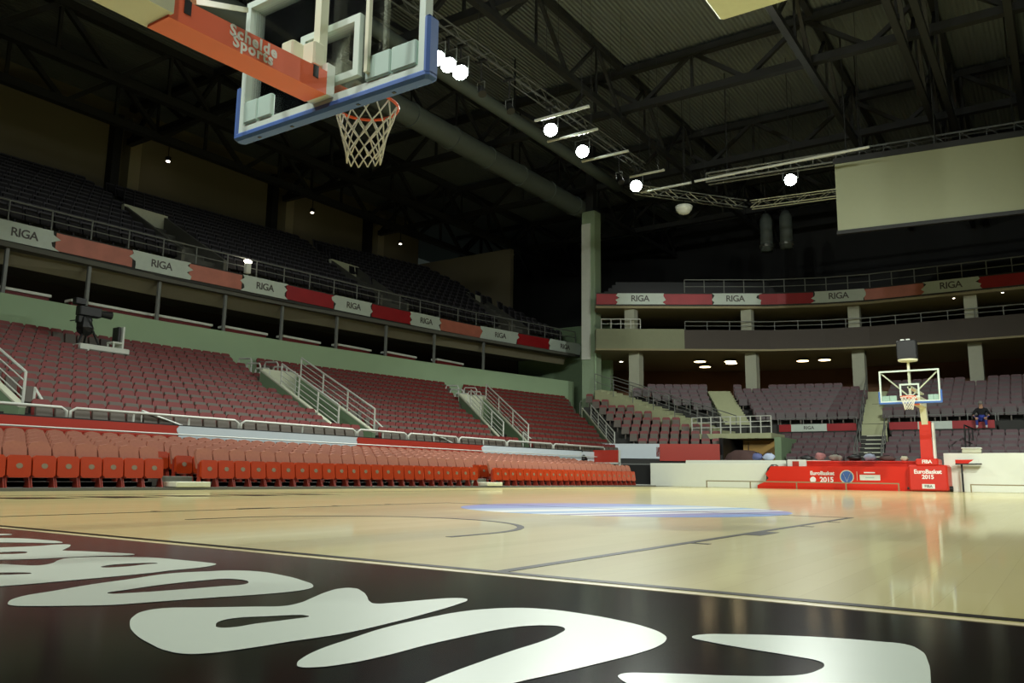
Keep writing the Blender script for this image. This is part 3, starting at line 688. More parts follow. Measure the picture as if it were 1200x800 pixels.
# ------------------------------------------------------------------ entrances in the left stand
VN = ['pale green stand entrance with rails at the left edge of the photo', 'pale green stand entrance with white rails, nearest whole one in the left stand', 'pale green stand entrance, second whole one along the left stand', 'pale green stand entrance beside the corner pillar, farthest of the left stand']
for i in range(4):
    e = empty('stand_entrance', (xrow(VK0, vom_c(i, VK0)), vom_c(i, VK0), 0), 0, VN[i], 'stand entrance', 'entrances of the left stand')
    o = Vector(e.location)
    def L3(x, y, z): return Vector((x, y, z))-o
    ends = []
    for sgn in (-1, 1):
        w = MB(); kA, kB = VK0-.4, VK1+.5
        P = []
        for k in (kA, kB):
            yc = vom_c(i, k)+sgn*HW[i]; x = xfront(yc)+(xback(yc)-xfront(yc))*(k+.5)/N_LEFT; P.append((x, yc, zrow(k)))
        (xa, ya, za), (xb, yb, zb) = P; t = .07
        w.hexa([L3(xa, ya-t, .9), L3(xa, ya+t, .9), L3(xb, yb+t, .9), L3(xb, yb-t, .9)], [L3(xa, ya-t, za+.45), L3(xa, ya+t, za+.45), L3(xb, yb+t, zb+.95), L3(xb, yb-t, zb+.95)])
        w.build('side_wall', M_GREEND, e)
        cp = MB(); cp.hexa([L3(xa, ya-t-.02, za+.45), L3(xa, ya+t+.02, za+.45), L3(xb, yb+t+.02, zb+.95), L3(xb, yb-t-.02, zb+.95)], [L3(xa, ya-t-.02, za+.5), L3(xa, ya+t+.02, za+.5), L3(xb, yb+t+.02, zb+1.0), L3(xb, yb-t-.02, zb+1.0)])
        cp.build('wall_cap', M_CREAMW, e)
        r_ = MB(); zt = .75
        for q in range(4):
            f_ = q/3*(.72 if sgn < 0 else .95)
            p = Vector((xa+(xb-xa)*f_, ya+(yb-ya)*f_, za+.5+(zb+.5-za)*f_)); r_.tube([p-o, p-o+Vector((0,0,zt))], .03, 6)
        f_ = .72 if sgn < 0 else .95
        for hz in (zt, zt*.72, zt*.45, zt*.2):
            r_.tube([L3(xa, ya, za+.5+hz), L3(xa+(xb-xa)*f_, ya+(yb-ya)*f_, za+.5+(zb+.5-za)*f_+hz)], .03 if hz == zt else .015, 6)
        r_.build('railing', M_RAIL, e)
        ends.append((xb, yb, zb))
    (x0, y0, z0), (x1, y1, z1) = ends
    h = MB(); h.hexa([L3(x0-.1, y0, z0-.1), L3(x0+.05, y0, z0-.1), L3(x1+.05, y1, z1-.1), L3(x1-.1, y1, z1-.1)], [L3(x0-.1, y0, z0+1.05), L3(x0+.05, y0, z0+1.05), L3(x1+.05, y1, z1+1.05), L3(x1-.1, y1, z1+1.05)])
    h.build('header_wall', M_CREAMW, e)
    fp = MB(); k = VK0; xx = xrow(VK0, vom_c(i, VK0)); xe = x0-3
    fp.hexa([L3(xx+.9, vom_c(i, VK0)-.8, .8), L3(xx+.9, vom_c(i, VK0)+.8, .8), L3(x1-1.5, y1, .8), L3(x0-1.5, y0, .8)], [L3(xx+.9, vom_c(i, VK0)-.8, 1.0), L3(xx+.9, vom_c(i, VK0)+.8, 1.0), L3(x1-1.5, y1, 1.0), L3(x0-1.5, y0, 1.0)])
    fp.build('passage_floor', M_CONC, e)
    # hoop rails round the head of the entrance
    for k, dx in ((VK1+1, 0), (VK1+2, .1), (VK1+3, 0)):
        for sgn in (-1, 1):
            yc = vom_c(i, k)+sgn*.62; x = xrow(k, yc); z = zrow(k)
            a = MB().tube([L3(x+.45, yc, z-.1), L3(x+.45, yc, z+.85), L3(x+.38, yc, z+.95), L3(x-.3, yc, z+1.0), L3(x-.36, yc, z+.9), L3(x-.36, yc, z+.25)], .035, 6)
            a.build('hoop_rail', M_RAIL, e)
    # low sloping rail at the foot
    yc = vom_c(i, 0)+1.15; x = xrow(0, yc)-.25
    MB().tube([L3(x+.3, yc, zrow(0)), L3(x+.3, yc, zrow(0)+.55), L3(x-.5, yc+.05, zrow(0)+1.1), L3(x-.5, yc+.05, zrow(0)+.3)], .03, 6).build('hoop_rail', M_RAIL, e)
    MB().tube([L3(x+.35, yc+2.2, zrow(0)), L3(x+.35, yc+2.2, zrow(0)+.7), L3(x+.35, yc+3.4, zrow(0)+.38)], .03, 6).build('hoop_rail', M_RAIL, e)

# ------------------------------------------------------------------ banner wall behind the courtside rows, with rails
bw = empty('banner_wall', (-14.2, 10, 0), 0, 'long red and white banner wall behind the courtside seats', 'banner wall')
def yx(y): return xfront(y)+.02
def jag(seed, z0, z1, d):     # brush-stroke edge, offsets along y
    rn = random.Random(seed); return [(z0+(z1-z0)*i/5, rn.uniform(-d, d)) for i in range(6)]
def panel_on(path, y0, y1, z0, z1, seed, d, mat_, name, parent, th=.03, jl=True, jr=True):
    # panel following x = path(y), with brush-stroke ends
    L_ = [(y0+(e_ if jl else 0), z) for z, e_ in jag(seed, z0, z1, d)]; R_ = [(y1+(e_ if jr else 0), z) for z, e_ in jag(seed+1, z0, z1, d)]
    mb = MB(); n = max(1, int(abs(y1-y0)/1.0)); o = Vector(parent.location); grid = []
    for (ya, z), (yb, _) in zip(L_, R_):
        grid.append([(path(ya+(yb-ya)*i/n), ya+(yb-ya)*i/n, z) for i in range(n+1)])
    rows = len(grid); vs = []; fs = []
    for side in (0, 1):
        for gr in grid: vs += [tuple(Vector((x+(th if side == 0 else 0), y, z))-o) for x, y, z in gr]
    idx = lambda s_, i, j: s_*rows*(n+1)+i*(n+1)+j
    for i in range(rows-1):
        for j in range(n):
            fs += [(idx(0,i,j), idx(0,i,j+1), idx(0,i+1,j+1), idx(0,i+1,j)), (idx(1,i,j), idx(1,i+1,j), idx(1,i+1,j+1), idx(1,i,j+1))]
    for j in range(n): fs += [(idx(0,0,j), idx(1,0,j), idx(1,0,j+1), idx(0,0,j+1)), (idx(0,rows-1,j), idx(0,rows-1,j+1), idx(1,rows-1,j+1), idx(1,rows-1,j))]
    for i in range(rows-1): fs += [(idx(0,i,0), idx(0,i+1,0), idx(1,i+1,0), idx(1,i,0)), (idx(0,i,n), idx(1,i,n), idx(1,i+1,n), idx(0,i+1,n))]
    return mb.add(vs, fs).build(name, mat_, parent)
yl = [-2, 9.77, 15.85, 22.59, 31.8]
panel_on(yx, -2, 31.9, .3, 1.5, 1, 0, M_DARK, 'backing', bw, .02, False, False)
panel_on(lambda y: yx(y)+.03, -2, 9.77, 1.12, 1.47, 3, .12, M_LEDR, 'red_panel', bw, .02, False, True)
panel_on(lambda y: yx(y)+.03, 9.77, 15.85, 1.05, 1.47, 4, .12, M_LEDW, 'white_panel', bw, .02, True, True)
panel_on(lambda y: yx(y)+.03, 15.85, 22.59, 1.12, 1.47, 5, .12, M_LEDR, 'red_panel', bw, .02, True, True)
panel_on(lambda y: yx(y)+.03, 22.59, 31.8, 1.05, 1.47, 6, .12, M_LEDW, 'white_panel', bw, .02, True, False)
MB().tube([Vector((yx(y)+.2, y, 1.25))-Vector(bw.location) for y in (-2, 5, 10, 16, 23, 31)], .022, 6).build('lower_rail', M_RAIL, bw)
segs = [(-1.8, 3.4), (3.6, 7.0), (7.1, 11.6), (11.7, 16.0), (16.1, 18.4), (18.5, 21.2), (21.3, 24.2), (24.3, 27.4), (27.5, 31.6)]
for q, (y0, y1) in enumerate(segs):
    o = empty('front_rail', (yx(y0)-.1, y0, 1.45), 0, f'white tube rail section on top of the banner wall, {nth(len(segs)-q)} from the pillar end', 'rail', 'white rails along the banner wall')
    L_ = y1-y0
    dx = yx(y1)-yx(y0)
    MB().tube([(0,0,.0), (0,0,.2), (0,.12,.27), (dx*.5,L_/2,.27), (dx,L_-.12,.27), (dx,L_,.2), (dx,L_,0)], .035, 8).build('top_tube', M_RAIL, o, True)
    for i in range(1, max(2, int(L_/1.5))):
        t = i/max(2, int(L_/1.5)); MB().tube([(dx*t, L_*t, 0), (dx*t, L_*t, .27)], .025, 6).build('post', M_RAIL, o)

# step blocks in the two gaps of the courtside rows
for y, nm in ((7.35, 'near'), (17.5, 'far')):
    t = empty('step_block', (-10.3, y, .055), 0, f'low white step filling the {nm} gap in the front courtside row', 'step', 'steps in the courtside gaps')
    MB().rbox(-.25, .35, -.38, .38, 0, .1, .01).build('tread', M_CREAMW, t); MB().rbox(-.6, -.25, -.38, .38, 0, .2, .01).build('riser', M_CONC, t)

# corner banner box in front of the wedge seats
cb = empty('corner_banner', (-12, 34, 0), 0, 'white and red banner front below the corner seats', 'banner wall')
def wed(t, d, z): p = WA+WD*t-WN*d; return Vector((p.x, p.y, z))-Vector(cb.location)
WL = (WB-WA).length
def wbox(t0, t1, d0, d1, z0, z1, nm, m_, ch=0):
    MB().hexa([wed(t0, d1, z0), wed(t1, d1, z0), wed(t1, d0, z0), wed(t0, d0, z0)], [wed(t0, d1, z1), wed(t1, d1, z1), wed(t1, d0, z1), wed(t0, d0, z1)]).build(nm, m_, cb)
wbox(-.2, WL, -.1, 0, .3, 1.95, 'backing', M_CONCD)
wbox(-.2, WL*.5, 0, .06, 1.25, 1.95, 'white_panel', M_LEDW); wbox(WL*.5, WL, 0, .09, 1.15, 1.95, 'red_panel', M_LEDR)
wbox(WL*.47, WL*.5, 0, .06, 1.35, 1.8, 'red_panel', M_LEDR)
wbox(WL*.1, WL*.95, .2, .6, .85, 1.0, 'folded_rail', M_RAILD)

# ------------------------------------------------------------------ ribbons with lettering
def ribbon_text(parent, p, tx, h):
    put_text(text_mesh('RIGA', h, M_TEXTG, .015, .004, .92), parent, Vector(p)-Vector(parent.location), tx, (0,0,1))
rb = empty('ribbon_board', (-25, 10, 8), 0, 'red and white ribbon board along the left upper tier edge', 'ribbon board')
panel_on(lambda y: xrib(y)-.08, -2, 42.6, 7.9, 8.72, 9, 0, M_CONCD, 'backing', rb, .06, False, False)
YB = [-2, 5, 11.6, 14.41, 16.76, 19.14, 21.38, 24.03, 26.42, 28.98, 31.11, 34.26, 37.01, 39.69, 42.5]
KIND = ['r', 'w', 'p', 'w', 'p', 'w', 'r', 'w', 'r', 'w', 'p', 'w', 'r', 'w']
for i, kd in enumerate(KIND):
    y0, y1 = YB[i], YB[i+1]
    p = panel_on(lambda y: xrib(y)+(.012 if kd == 'w' else 0), y0, y1, 8.02 if kd != 'w' else 8.0, 8.66 if kd != 'w' else 8.7, 20+i, .16 if kd == 'w' else 0, {'w': M_RIBW, 'r': M_RIBR, 'p': M_RIBP}[kd], 'white_panel' if kd == 'w' else 'red_panel', rb, .03)
    if kd == 'w':
        yc = (y0+y1)/2 if i != 1 else 10.55
        tx = Vector((xrib(yc+.5)-xrib(yc-.5), 1, 0)); ribbon_text(rb, (xrib(yc)+.055, yc, 8.34), tx, .42)
fb = empty('ribbon_board', (-8, 44, 10), 0, 'red and white ribbon board across the far upper tier edge', 'ribbon board')
def fy(x): return lerp(x, [p[0] for p in FR], [p[1] for p in FR])
XB = [-17.75, -16.7, -14.48, -12.1, -9.82, -7.11, -4.54, -1.57, .98, 4, 7]
KF = ['r', 'w', 'r', 'w', 'r', 'w', 'p', 'w', 'r', 'w']
def xpanel(x0, x1, z0, z1, seed, d, m_, nm, parent, dy=0, th=.03):
    rn = random.Random(seed); mb = MB(); n = max(1, int((x1-x0)/.8)); o = Vector(parent.location); rows = 6; vs = []; fs = []
    eL = [rn.uniform(-d, d) for _ in range(rows)]; eR = [rn.uniform(-d, d) for _ in range(rows)]
    for sd in (0, 1):
        for i in range(rows):
            for j in range(n+1):
                xa, xb = x0+eL[i], x1+eR[i]; x = xa+(xb-xa)*j/n; vs.append(tuple(Vector((x, fy(x)-dy-(th if sd == 0 else 0), z0+(z1-z0)*i/(rows-1)))-o))
    ix = lambda s_, i, j: s_*rows*(n+1)+i*(n+1)+j
    for i in range(rows-1):
        for j in range(n): fs += [(ix(0,i,j), ix(0,i,j+1), ix(0,i+1,j+1), ix(0,i+1,j)), (ix(1,i,j), ix(1,i+1,j), ix(1,i+1,j+1), ix(1,i,j+1))]
        fs += [(ix(0,i,0), ix(0,i+1,0), ix(1,i+1,0), ix(1,i,0)), (ix(0,i,n), ix(1,i,n), ix(1,i+1,n), ix(0,i+1,n))]
    for j in range(n): fs += [(ix(0,0,j), ix(1,0,j), ix(1,0,j+1), ix(0,0,j+1)), (ix(0,rows-1,j), ix(0,rows-1,j+1), ix(1,rows-1,j+1), ix(1,rows-1,j))]
    return mb.add(vs, fs).build(nm, m_, parent)
xpanel(-17.75, 8, 10.08, 10.86, 1, 0, M_CONCD, 'backing', fb, 0)
for i, kd in enumerate(KF):
    x0, x1 = XB[i], XB[i+1]
    xpanel(x0, x1, 10.17, 10.82 if kd == 'w' else 10.78, 50+i, .15 if kd == 'w' else 0, {'w': M_RIBW, 'r': M_RIBR, 'p': M_RIBP}[kd], 'white_panel' if kd == 'w' else 'red_panel', fb, .05 if kd == 'w' else .035)
    if kd == 'w':
        xc = (x0+x1)/2; ribbon_text(fb, (xc, fy(xc)-.1, 10.5), (1, fy(xc+.5)-fy(xc-.5), 0), .5)
# ribbons' railings
def railing(name, path, z0, h, posts, label, mid=True, m_=M_RAILD, group=None, r=.03):
    o = empty(name, path[0]+(z0,), 0, label, 'railing', group); O = Vector(o.location)
    P = [Vector((x, y, z0))-O for x, y in path]
    MB().tube([p+Vector((0,0,h)) for p in P], r, 6).build('top_rail', m_, o)
    if mid: MB().tube([p+Vector((0,0,h*.5)) for p in P], r*.7, 6).build('middle_rail', m_, o)
    tot = [0]
    for a_, b_ in zip(P[:-1], P[1:]): tot.append(tot[-1]+(b_-a_).length)
    n = max(1, int(tot[-1]/posts))
    pm = MB().tube([(0,0,0), (0,0,h)], r*.9, 6).mesh('post', m_)
    for i in range(n+1):
        t = tot[-1]*i/n; x = lerp(t, tot, [p.x for p in P]); y = lerp(t, tot, [p.y for p in P]); inst('post', pm, o, (x, y, 0))
    return o
railing('upper_railing', [(xrib(y)-.15, y) for y in (3, 10, 16, 21, 27, 33.5, 38, 42.3)], 8.72, .75, 1.4, 'grey railing on top of the left ribbon board')
railing('upper_railing', [(x, y+.15) for x, y in FR[1:-1]]+[(7, 45.15)], 10.86, .8, 1.1, 'grey railing on top of the far ribbon board')
railing('balcony_railing', [(x, y+.1) for x, y in FR[1:-1]]+[(7, 45.1)], 8.7, .5, 1.2, 'grey railing on top of the brown far balcony')
railing('balcony_railing', [(-17.5, 38.5), (-15.6, 39.65)], 8.75, .55, .5, 'short pale railing on the corner balcony beside the pillar', m_=M_RAIL)

# suite posts, counters and lamps under the left ribbon
SP = [10.07, 12.91, 15.73, 18.65, 21.5, 24.48, 27.46, 30.68, 34.17]
for q, y in enumerate(SP):
    o = tag(MB().rbox(-.06, .06, -.06, .06, 0, 1.57, .01).build('suite_post', M_RAILD, None, loc=(xback(y)-.1, y, 6.18)), f'thin pale post between the left suites, {nth(q+1)} from the photo\'s left edge', 'post', 'posts between the left suites')
for q, (y, L_) in enumerate([(10.9, 1.9), (14.3, 3.3), (17.2, 2.6), (20.1, 2.2), (23, 2.2), (26, 2.2), (29, 2.2), (32.3, 2.2)]):
    o = empty('suite_counter', (xback(y)-.72, y, 6.1), 0, f'red fronted suite counter with pale top, {nth(q+1)} along the left suites', 'counter', 'counters in the left suites')
    MB().box(-.1, .1, -L_/2, L_/2, 0, .32).build('front_panel', M_DKRED, o); MB().rbox(-.3, .18, -L_/2-.05, L_/2+.05, .32, .42, .01).build('counter_top', M_WHITE, o)
def small_lamp(p, label, mat_, rad=.13, cat='lamp', group=None):
    o = empty('ceiling_lamp', p, 0, label, cat, group)
    MB().lathe([(rad*1.25, 0), (rad*1.25, .06)], (0,0,0), 14).build('housing', M_DARK, o); MB().lathe([(rad, -.02), (rad, 0)], (0,0,0), 14).build('lens', mat_, o)
    return o
for q, (x, y) in enumerate([(-26.2, 10.9), (-26.2, 11.9), (-26.6, 12.8), (-26.2, 14.4), (-26.6, 15.1)]):
    small_lamp((x, y, 7.6), f'bright round suite ceiling lamp, {nth(q+1)} from the photo\'s left edge', M_GLOW, .14, group='lamps of the left suites')
for q, (x, y) in enumerate([(-14.6, 47), (-12.6, 46.2), (-14, 44.6), (-12.4, 45.4), (-8.6, 47.2), (-7.4, 47.4)]):
    small_lamp((x, y, 7.35), f'warm round concourse ceiling lamp, {nth(q+1)} along the far concourse from the pillar', M_WARM, .34, group='lamps of the far concourse')
small_lamp((-18.0, 42, 7.3), 'small bright lamp just right of the corner pillar', M_GLOW, .1)
for q, (x, y, z) in enumerate([(-.2, 44.9, 9.8), (2.0, 44.9, 9.85)]): small_lamp((x, y, z), ['small lamp under the far ribbon, left of the suite column', 'small lamp under the far ribbon, at the photo\'s right side'][q], M_GLOW, .05)
for q, y in enumerate((22.8, 33.5, 42.3)):
    o = empty('wall_lamp', (-36.6, y, 17.6), 0, f'tiny bright lamp below the roof along the left upper wall, {nth(q+1)} from the left', 'lamp', 'lamps below the left roof edge')
    MB().rbox(-.12, .12, -.12, .12, 0, .25, .02).build('housing', M_DARK, o); MB().lathe([(.1, -.05), (.1, 0)]).build('lens', M_GLOW, o); MB().bar((0,0,.25), (0,0,1.4), .04).build('stem', M_DARK, o)
o = empty('handrail_lamp', (-24.4, 19.3, 9.2), 0, 'bright small lamp on the upper railing beside the second entrance', 'lamp')
MB().rbox(-.1, .1, -.12, .12, -.45, 0, .02).build('housing', M_WHITE, o); MB().blob((0, 0, .08), (.12, .2, .09), 3, rough=0).build('lens', M_GLOW, o)

# upper tier entrances
for q, (c_, s_) in enumerate(UPV):
    o = empty('upper_entrance', (xup(0, c_), c_, zup(0)), 0, f'grey concrete entrance in the dark upper tier, {nth(q+1)} from the left', 'stand entrance', 'entrances of the upper tier')
    for sg in (-1, 1):
        MB().hexa([(.4, sg*1.0-.08, -.1), (.4, sg*1.0+.08, -.1), (-5.2, sg*1.0+.08+6*s_, -.1), (-5.2, sg*1.0-.08+6*s_, -.1)], [(.4, sg*1.0-.08, .5), (.4, sg*1.0+.08, .5), (-5.2, sg*1.0+.08+6*s_, 3.5), (-5.2, sg*1.0-.08+6*s_, 3.5)]).build('side_wall', M_CONC, o)
    MB().box(-5.4, -5.2, -1.1+6*s_, 1.1+6*s_, 1.9, 3.6).build('header_wall', M_CREAMW, o)

# ------------------------------------------------------------------ far stand stairs, platform, parapet
def stair(name, a, b, za, zb, w, n, label, m_=M_STEP, rail=True):
    o = empty(name, (a[0], a[1], za), 0, label, 'stair'); d = Vector((b[0]-a[0], b[1]-a[1], 0)); L_ = d.length; d.normalize(); nn = Vector((-d.y, d.x, 0)); O = Vector((a[0], a[1], za))
    st = MB()
    for i in range(n):
        p = d*(L_*i/n); q = d*(L_*(i+1)/n); z = (zb-za)*(i+1)/n; lo = min((zb-za)*i/n, z)-.5
        st.hexa([(p-nn*w/2)+Vector((0,0,lo)), (q-nn*w/2)+Vector((0,0,lo)), (q+nn*w/2)+Vector((0,0,lo)), (p+nn*w/2)+Vector((0,0,lo))], [(p-nn*w/2)+Vector((0,0,z)), (q-nn*w/2)+Vector((0,0,z)), (q+nn*w/2)+Vector((0,0,z)), (p+nn*w/2)+Vector((0,0,z))])
    st.build('steps', m_, o)
    if rail:
        for sg in rail if isinstance(rail, tuple) else (-1, 1):
            r_ = MB()
            for i in range(0, n+1, 3):
                p = d*(L_*i/n)+nn*sg*w/2; z = (zb-za)*i/n; r_.tube([p+Vector((0,0,z)), p+Vector((0,0,z+.95))], .025, 6)
            r_.tube([nn*sg*w/2+Vector((0,0,.95)), d*L_+nn*sg*w/2+Vector((0,0,zb-za+.95))], .025, 6); r_.tube([nn*sg*w/2+Vector((0,0,.5)), d*L_+nn*sg*w/2+Vector((0,0,zb-za+.5))], .018, 6)
            r_.build('handrail', M_RAILD, o)
    return o
stair('aisle_stair', (-9.6, 38.1), (-12.4, 43.2), 3.02, 5.3, 1.25, 14, 'pale green aisle stair above the far entrance platform', rail=False)
stair('aisle_stair', (-3.35, 38.9), (-4.2, 45.4), 2.65, 5.1, 1.1, 14, 'pale green aisle stair rising left of the far hoop', rail=(1,))
ds = stair('dark_stair', (-2.85, 34.5), (-3.3, 38.5), .75, 2.4, 1.05, 8, 'dark lower stair with pale step edges left of the far hoop', M_CONCD)
so = MB()
for i in range(8):
    y = 34.5+i*.5; z = .75+1.65*(i+1)/8; x = -2.85-.45*i/8
    so.box(x-.52, x+.52, y-.03, y, z-.04, z+.01)
se = so.build('step_edge', M_CREAMW, ds); se.location = -Vector(ds.location)
stair('diagonal_stair', (DG1.x, DG1.y), (DG0.x+.6, DG0.y-.1), 2.55, 5.25, 1.35, 18, 'pale green diagonal stair descending from the corner pillar', rail=(-1, 1))
# platform above the tunnel
pf = empty('entrance_platform', (-9.2, 37.2, 0), 0, 'pale platform with railing above the far tunnel entrance', 'platform')
MB().box(-2.0, 1.9, -1.2, 1.0, 2.25, 2.5).build('deck', M_STEP, pf)
fr_ = MB(); 
for i in range(9): fr_.tube([(-2.0+3.9*i/8, -1.15, 2.5), (-2.0+3.9*i/8, -1.15, 3.3)], .03, 6)
for z in (3.3, 3.05, 2.8): fr_.tube([(-2.0, -1.15, z), (1.9, -1.15, z)], .022, 6)
fr_.build('railing', M_RAIL, pf)
tn = empty('tunnel_entrance', (-8.1, 36.0, 0), 0, 'dark tunnel entrance with tan door under the far platform', 'tunnel')
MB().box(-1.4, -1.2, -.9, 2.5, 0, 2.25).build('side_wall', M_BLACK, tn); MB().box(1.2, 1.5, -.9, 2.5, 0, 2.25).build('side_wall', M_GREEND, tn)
MB().box(-1.4, 1.4, 2.4, 2.6, 0, 2.25).build('back_wall', M_BLACK, tn)
dr = MB().rbox(-.85, .95, .9, 1.0, 0, 2.2, .01).build('tan_door', M_TAN, tn); MB().box(-.6, -.56, .87, .9, .1, 2.1).build('door_edge', M_BROWN, dr)
# cross parapet with red and white strip
def cross(x0, x1, pat, label):
    o = empty('cross_parapet', (x0, 39.05, 2.5), 0, label, 'parapet', 'parapets across the far stand')
    MB().box(0, x1-x0, 0, .12, 0, .52).build('backing', M_CONCD, o)
    for a_, b_, kd in pat: MB().box(a_-x0, b_-x0, -.03, 0, .2, .55).build('white_panel' if kd == 'w' else 'red_panel', M_RIBW if kd == 'w' else M_RIBR, o)
    r_ = MB(); n = max(2, int((x1-x0)/1.0))
    for i in range(n+1): r_.tube([((x1-x0)*i/n, .05, .5), ((x1-x0)*i/n, .05, .85)], .022, 6)
    r_.tube([(0, .05, .85), (x1-x0, .05, .85)], .022, 6); r_.build('railing', M_RAILD, o); return o
c1 = cross(-7.85, -4.15, [(-7.85, -7.2, 'r'), (-7.2, -5.5, 'w'), (-5.5, -4.15, 'r')], 'red and white strip parapet across the far stand, left of the stair')
put_text(text_mesh('RIGA', .22, M_TEXTG, .02, .002), c1, (1.5, -.035, .37), (1, 0, 0), (0, 0, 1))
cross(-2.7, 1.6, [(-2.7, -1.5, 'r'), (-1.5, -.1, 'w'), (-.1, 1.55, 'r')], 'red and white strip parapet across the far stand, behind the far hoop')
cross(1.7, 6, [], 'grey railing parapet across the far stand at the right edge of the photo')
# railing beside the lower far block
railing('block_railing', [(.75, 34.9), (.85, 38.6)], 1.3, 1.3, 1.2, 'dark sloping rail in the far lower block below the seated person', m_=M_DARK)

# ------------------------------------------------------------------ boards and tables at the far end
o = empty('advert_board', (-8, 30.7, 0), 0, 'white board along the far end, left of the red board', 'board')
MB().rbox(-3.0, 4.8, -.04, .04, 0, .98, .01).build('panel', M_BOARDW, o); MB().box(-3.0, 4.8, .04, .4, 0, .06).build('foot', M_DARK, o)
o = empty('white_table', (-7.2, 31.6, 0), 0, 'white clad table row behind the left white board', 'table')
MB().box(-2.4, 3.6, -.35, .35, 1.06, 1.12).build('tabletop', M_BOARDW, o); MB().box(-2.4, 3.6, -.37, -.33, 0, 1.06).build('front_panel', M_BOARDW, o)
o = empty('advert_board', (3.6, 30.8, 0), 0, 'taller white board right of the far hoop base', 'board')
MB().rbox(-3.2, 3.5, -.04, .04, 0, 1.36, .01).build('panel', M_BOARDW, o); MB().box(-3.2, 3.5, .04, .4, 0, .06).build('foot', M_DARK, o)
o = empty('box_on_board', (1.3, 30.85, 1.36), 0, 'small white box resting on the right white board', 'box')
MB().rbox(-.3, .3, -.12, .2, 0, .14, .02).build('box_body', M_CREAMW, o); MB().rbox(-.32, .32, -.14, .22, .14, .2, .02).build('lid', M_WHITE, o)
rbd = empty('advert_board', (-3.35, 29.95, 0), 0, 'red advertising board with white lettering and round ball logo', 'board')
poly = [(-2.75, 0), (2.85, 0), (2.85, .86), (-2.2, .86), (-2.3, .7), (-2.42, .56), (-2.3, .4), (-2.45, .25), (-2.75, .12)]
pm = MB(); n = len(poly); pm.add([(x, -.04, z) for x, z in poly]+[(x, .04, z) for x, z in poly], [tuple(range(n)), tuple(range(2*n-1, n-1, -1))]+[(i, n+i, n+(i+1) % n, (i+1) % n) for i in range(n)])
pl = pm.build('panel', M_REDBOARD, rbd)
put_text(text_mesh('EuroBasket', .2, M_TEXTW, .03, .001, .95), pl, (-.28, -.045, .6), (1,0,0), (0,0,1))
put_text(text_mesh('2015', .26, M_TEXTW, .03, .001, .95), pl, (-.12, -.045, .36), (1,0,0), (0,0,1))
def ydisc(mb, c, r, y0, y1, n=24):
    vs = [(c[0]+r*math.cos(2*PI*i/n), y0, c[1]+r*math.sin(2*PI*i/n)) for i in range(n)]+[(c[0]+r*math.cos(2*PI*i/n), y1, c[1]+r*math.sin(2*PI*i/n)) for i in range(n)]
    return mb.add(vs, [tuple(range(n)), tuple(range(2*n-1, n-1, -1))]+[(i, n+i, n+(i+1) % n, (i+1) % n) for i in range(n)])
ydisc(MB(), (-.62, .36), .11, -.044, -.04).build('round_mark', M_TEXTW, pl)
lg = ydisc(MB(), (.6, .48), .25, -.046, -.04).build('ball_logo', M_CREAMW, pl); ydisc(MB(), (.6, .48), .215, -.05, -.046).build('ball', M_BLUE, lg)
a = MB()
for x0, x1 in (((.47, .62), (.6, .3)), ((.73, .62), (.6, .3))): a.bar((x0[0], -.053, x0[1]), (x1[0], -.053, x1[1]), .025, .006)
a.build('seam', M_CREAM, lg)
MB().rbox(1.05, 1.75, -.05, -.04, .36, .56, .004).build('white_plate', M_WHITE, pl); MB().box(1.2, 1.58, -.046, -.04, .62, .66).build('plate_caption', M_TEXTW, pl); MB().box(1.25, 1.55, -.053, -.05, .44, .48).build('plate_text', M_BOX, pl)
MB().box(.95, .965, -.046, -.04, .35, .68).build('divider', M_CREAM, pl)
o = empty('red_table', (-1.8, 31.0, 0), 0, 'long red topped table behind the red board and hoop', 'table')
MB().rbox(-2.6, 1.9, -.4, .4, 1.0, 1.08, .02).build('tabletop', M_REDBOARD, o); MB().box(-2.6, 1.9, -.38, -.34, 0, 1.0).build('front_panel', M_REDBOARD, o)
for x in (-2.5, 1.8): MB().box(x-.03, x+.03, .3, .36, 0, 1.0).build('leg', M_DARK, o)
o = empty('sign_arm', (.65, 30.4, 0), 0, 'small red and white board on dark ledge right of the far hoop base', 'board')
MB().box(.15, .95, -.03, .25, .95, .99).build('ledge', M_DARK, o); MB().hexa([(.15, 0, .99), (.55, 0, .99), (.55, .04, .99), (.15, .04, .99)], [(.15, 0, 1.12), (.72, 0, 1.12), (.72, .04, 1.12), (.15, .04, 1.12)]).build('red_panel', M_REDBOARD, o)
MB().hexa([(.55, 0, .99), (.85, 0, .99), (.85, .04, .99), (.55, .04, .99)], [(.72, 0, 1.12), (.9, 0, 1.12), (.9, .04, 1.12), (.72, .04, 1.12)]).build('white_panel', M_WHITE, o)
MB().box(.3, .36, .1, .16, 0, .95).build('leg', M_DARK, o)
# low brass rails in front of the boards
for x0, x1, lb in ((-8.0, -.9, 'thin low brass coloured rail in front of the red board'), (1.3, 6.5, 'thin low brass coloured rail in front of the right white board')):
    o = empty('low_rail', (x0, 29.4, 0), 0, lb, 'rail', 'low rails before the far boards')
    MB().box(0, x1-x0, -.02, .02, .24, .28).build('top_bar', M_GOLD, o); n = max(2, int((x1-x0)/1.5))
    for i in range(n+1): MB().box((x1-x0-.04)*i/n, (x1-x0-.04)*i/n+.04, -.02, .02, 0, .24).build('leg', M_GOLD, o)
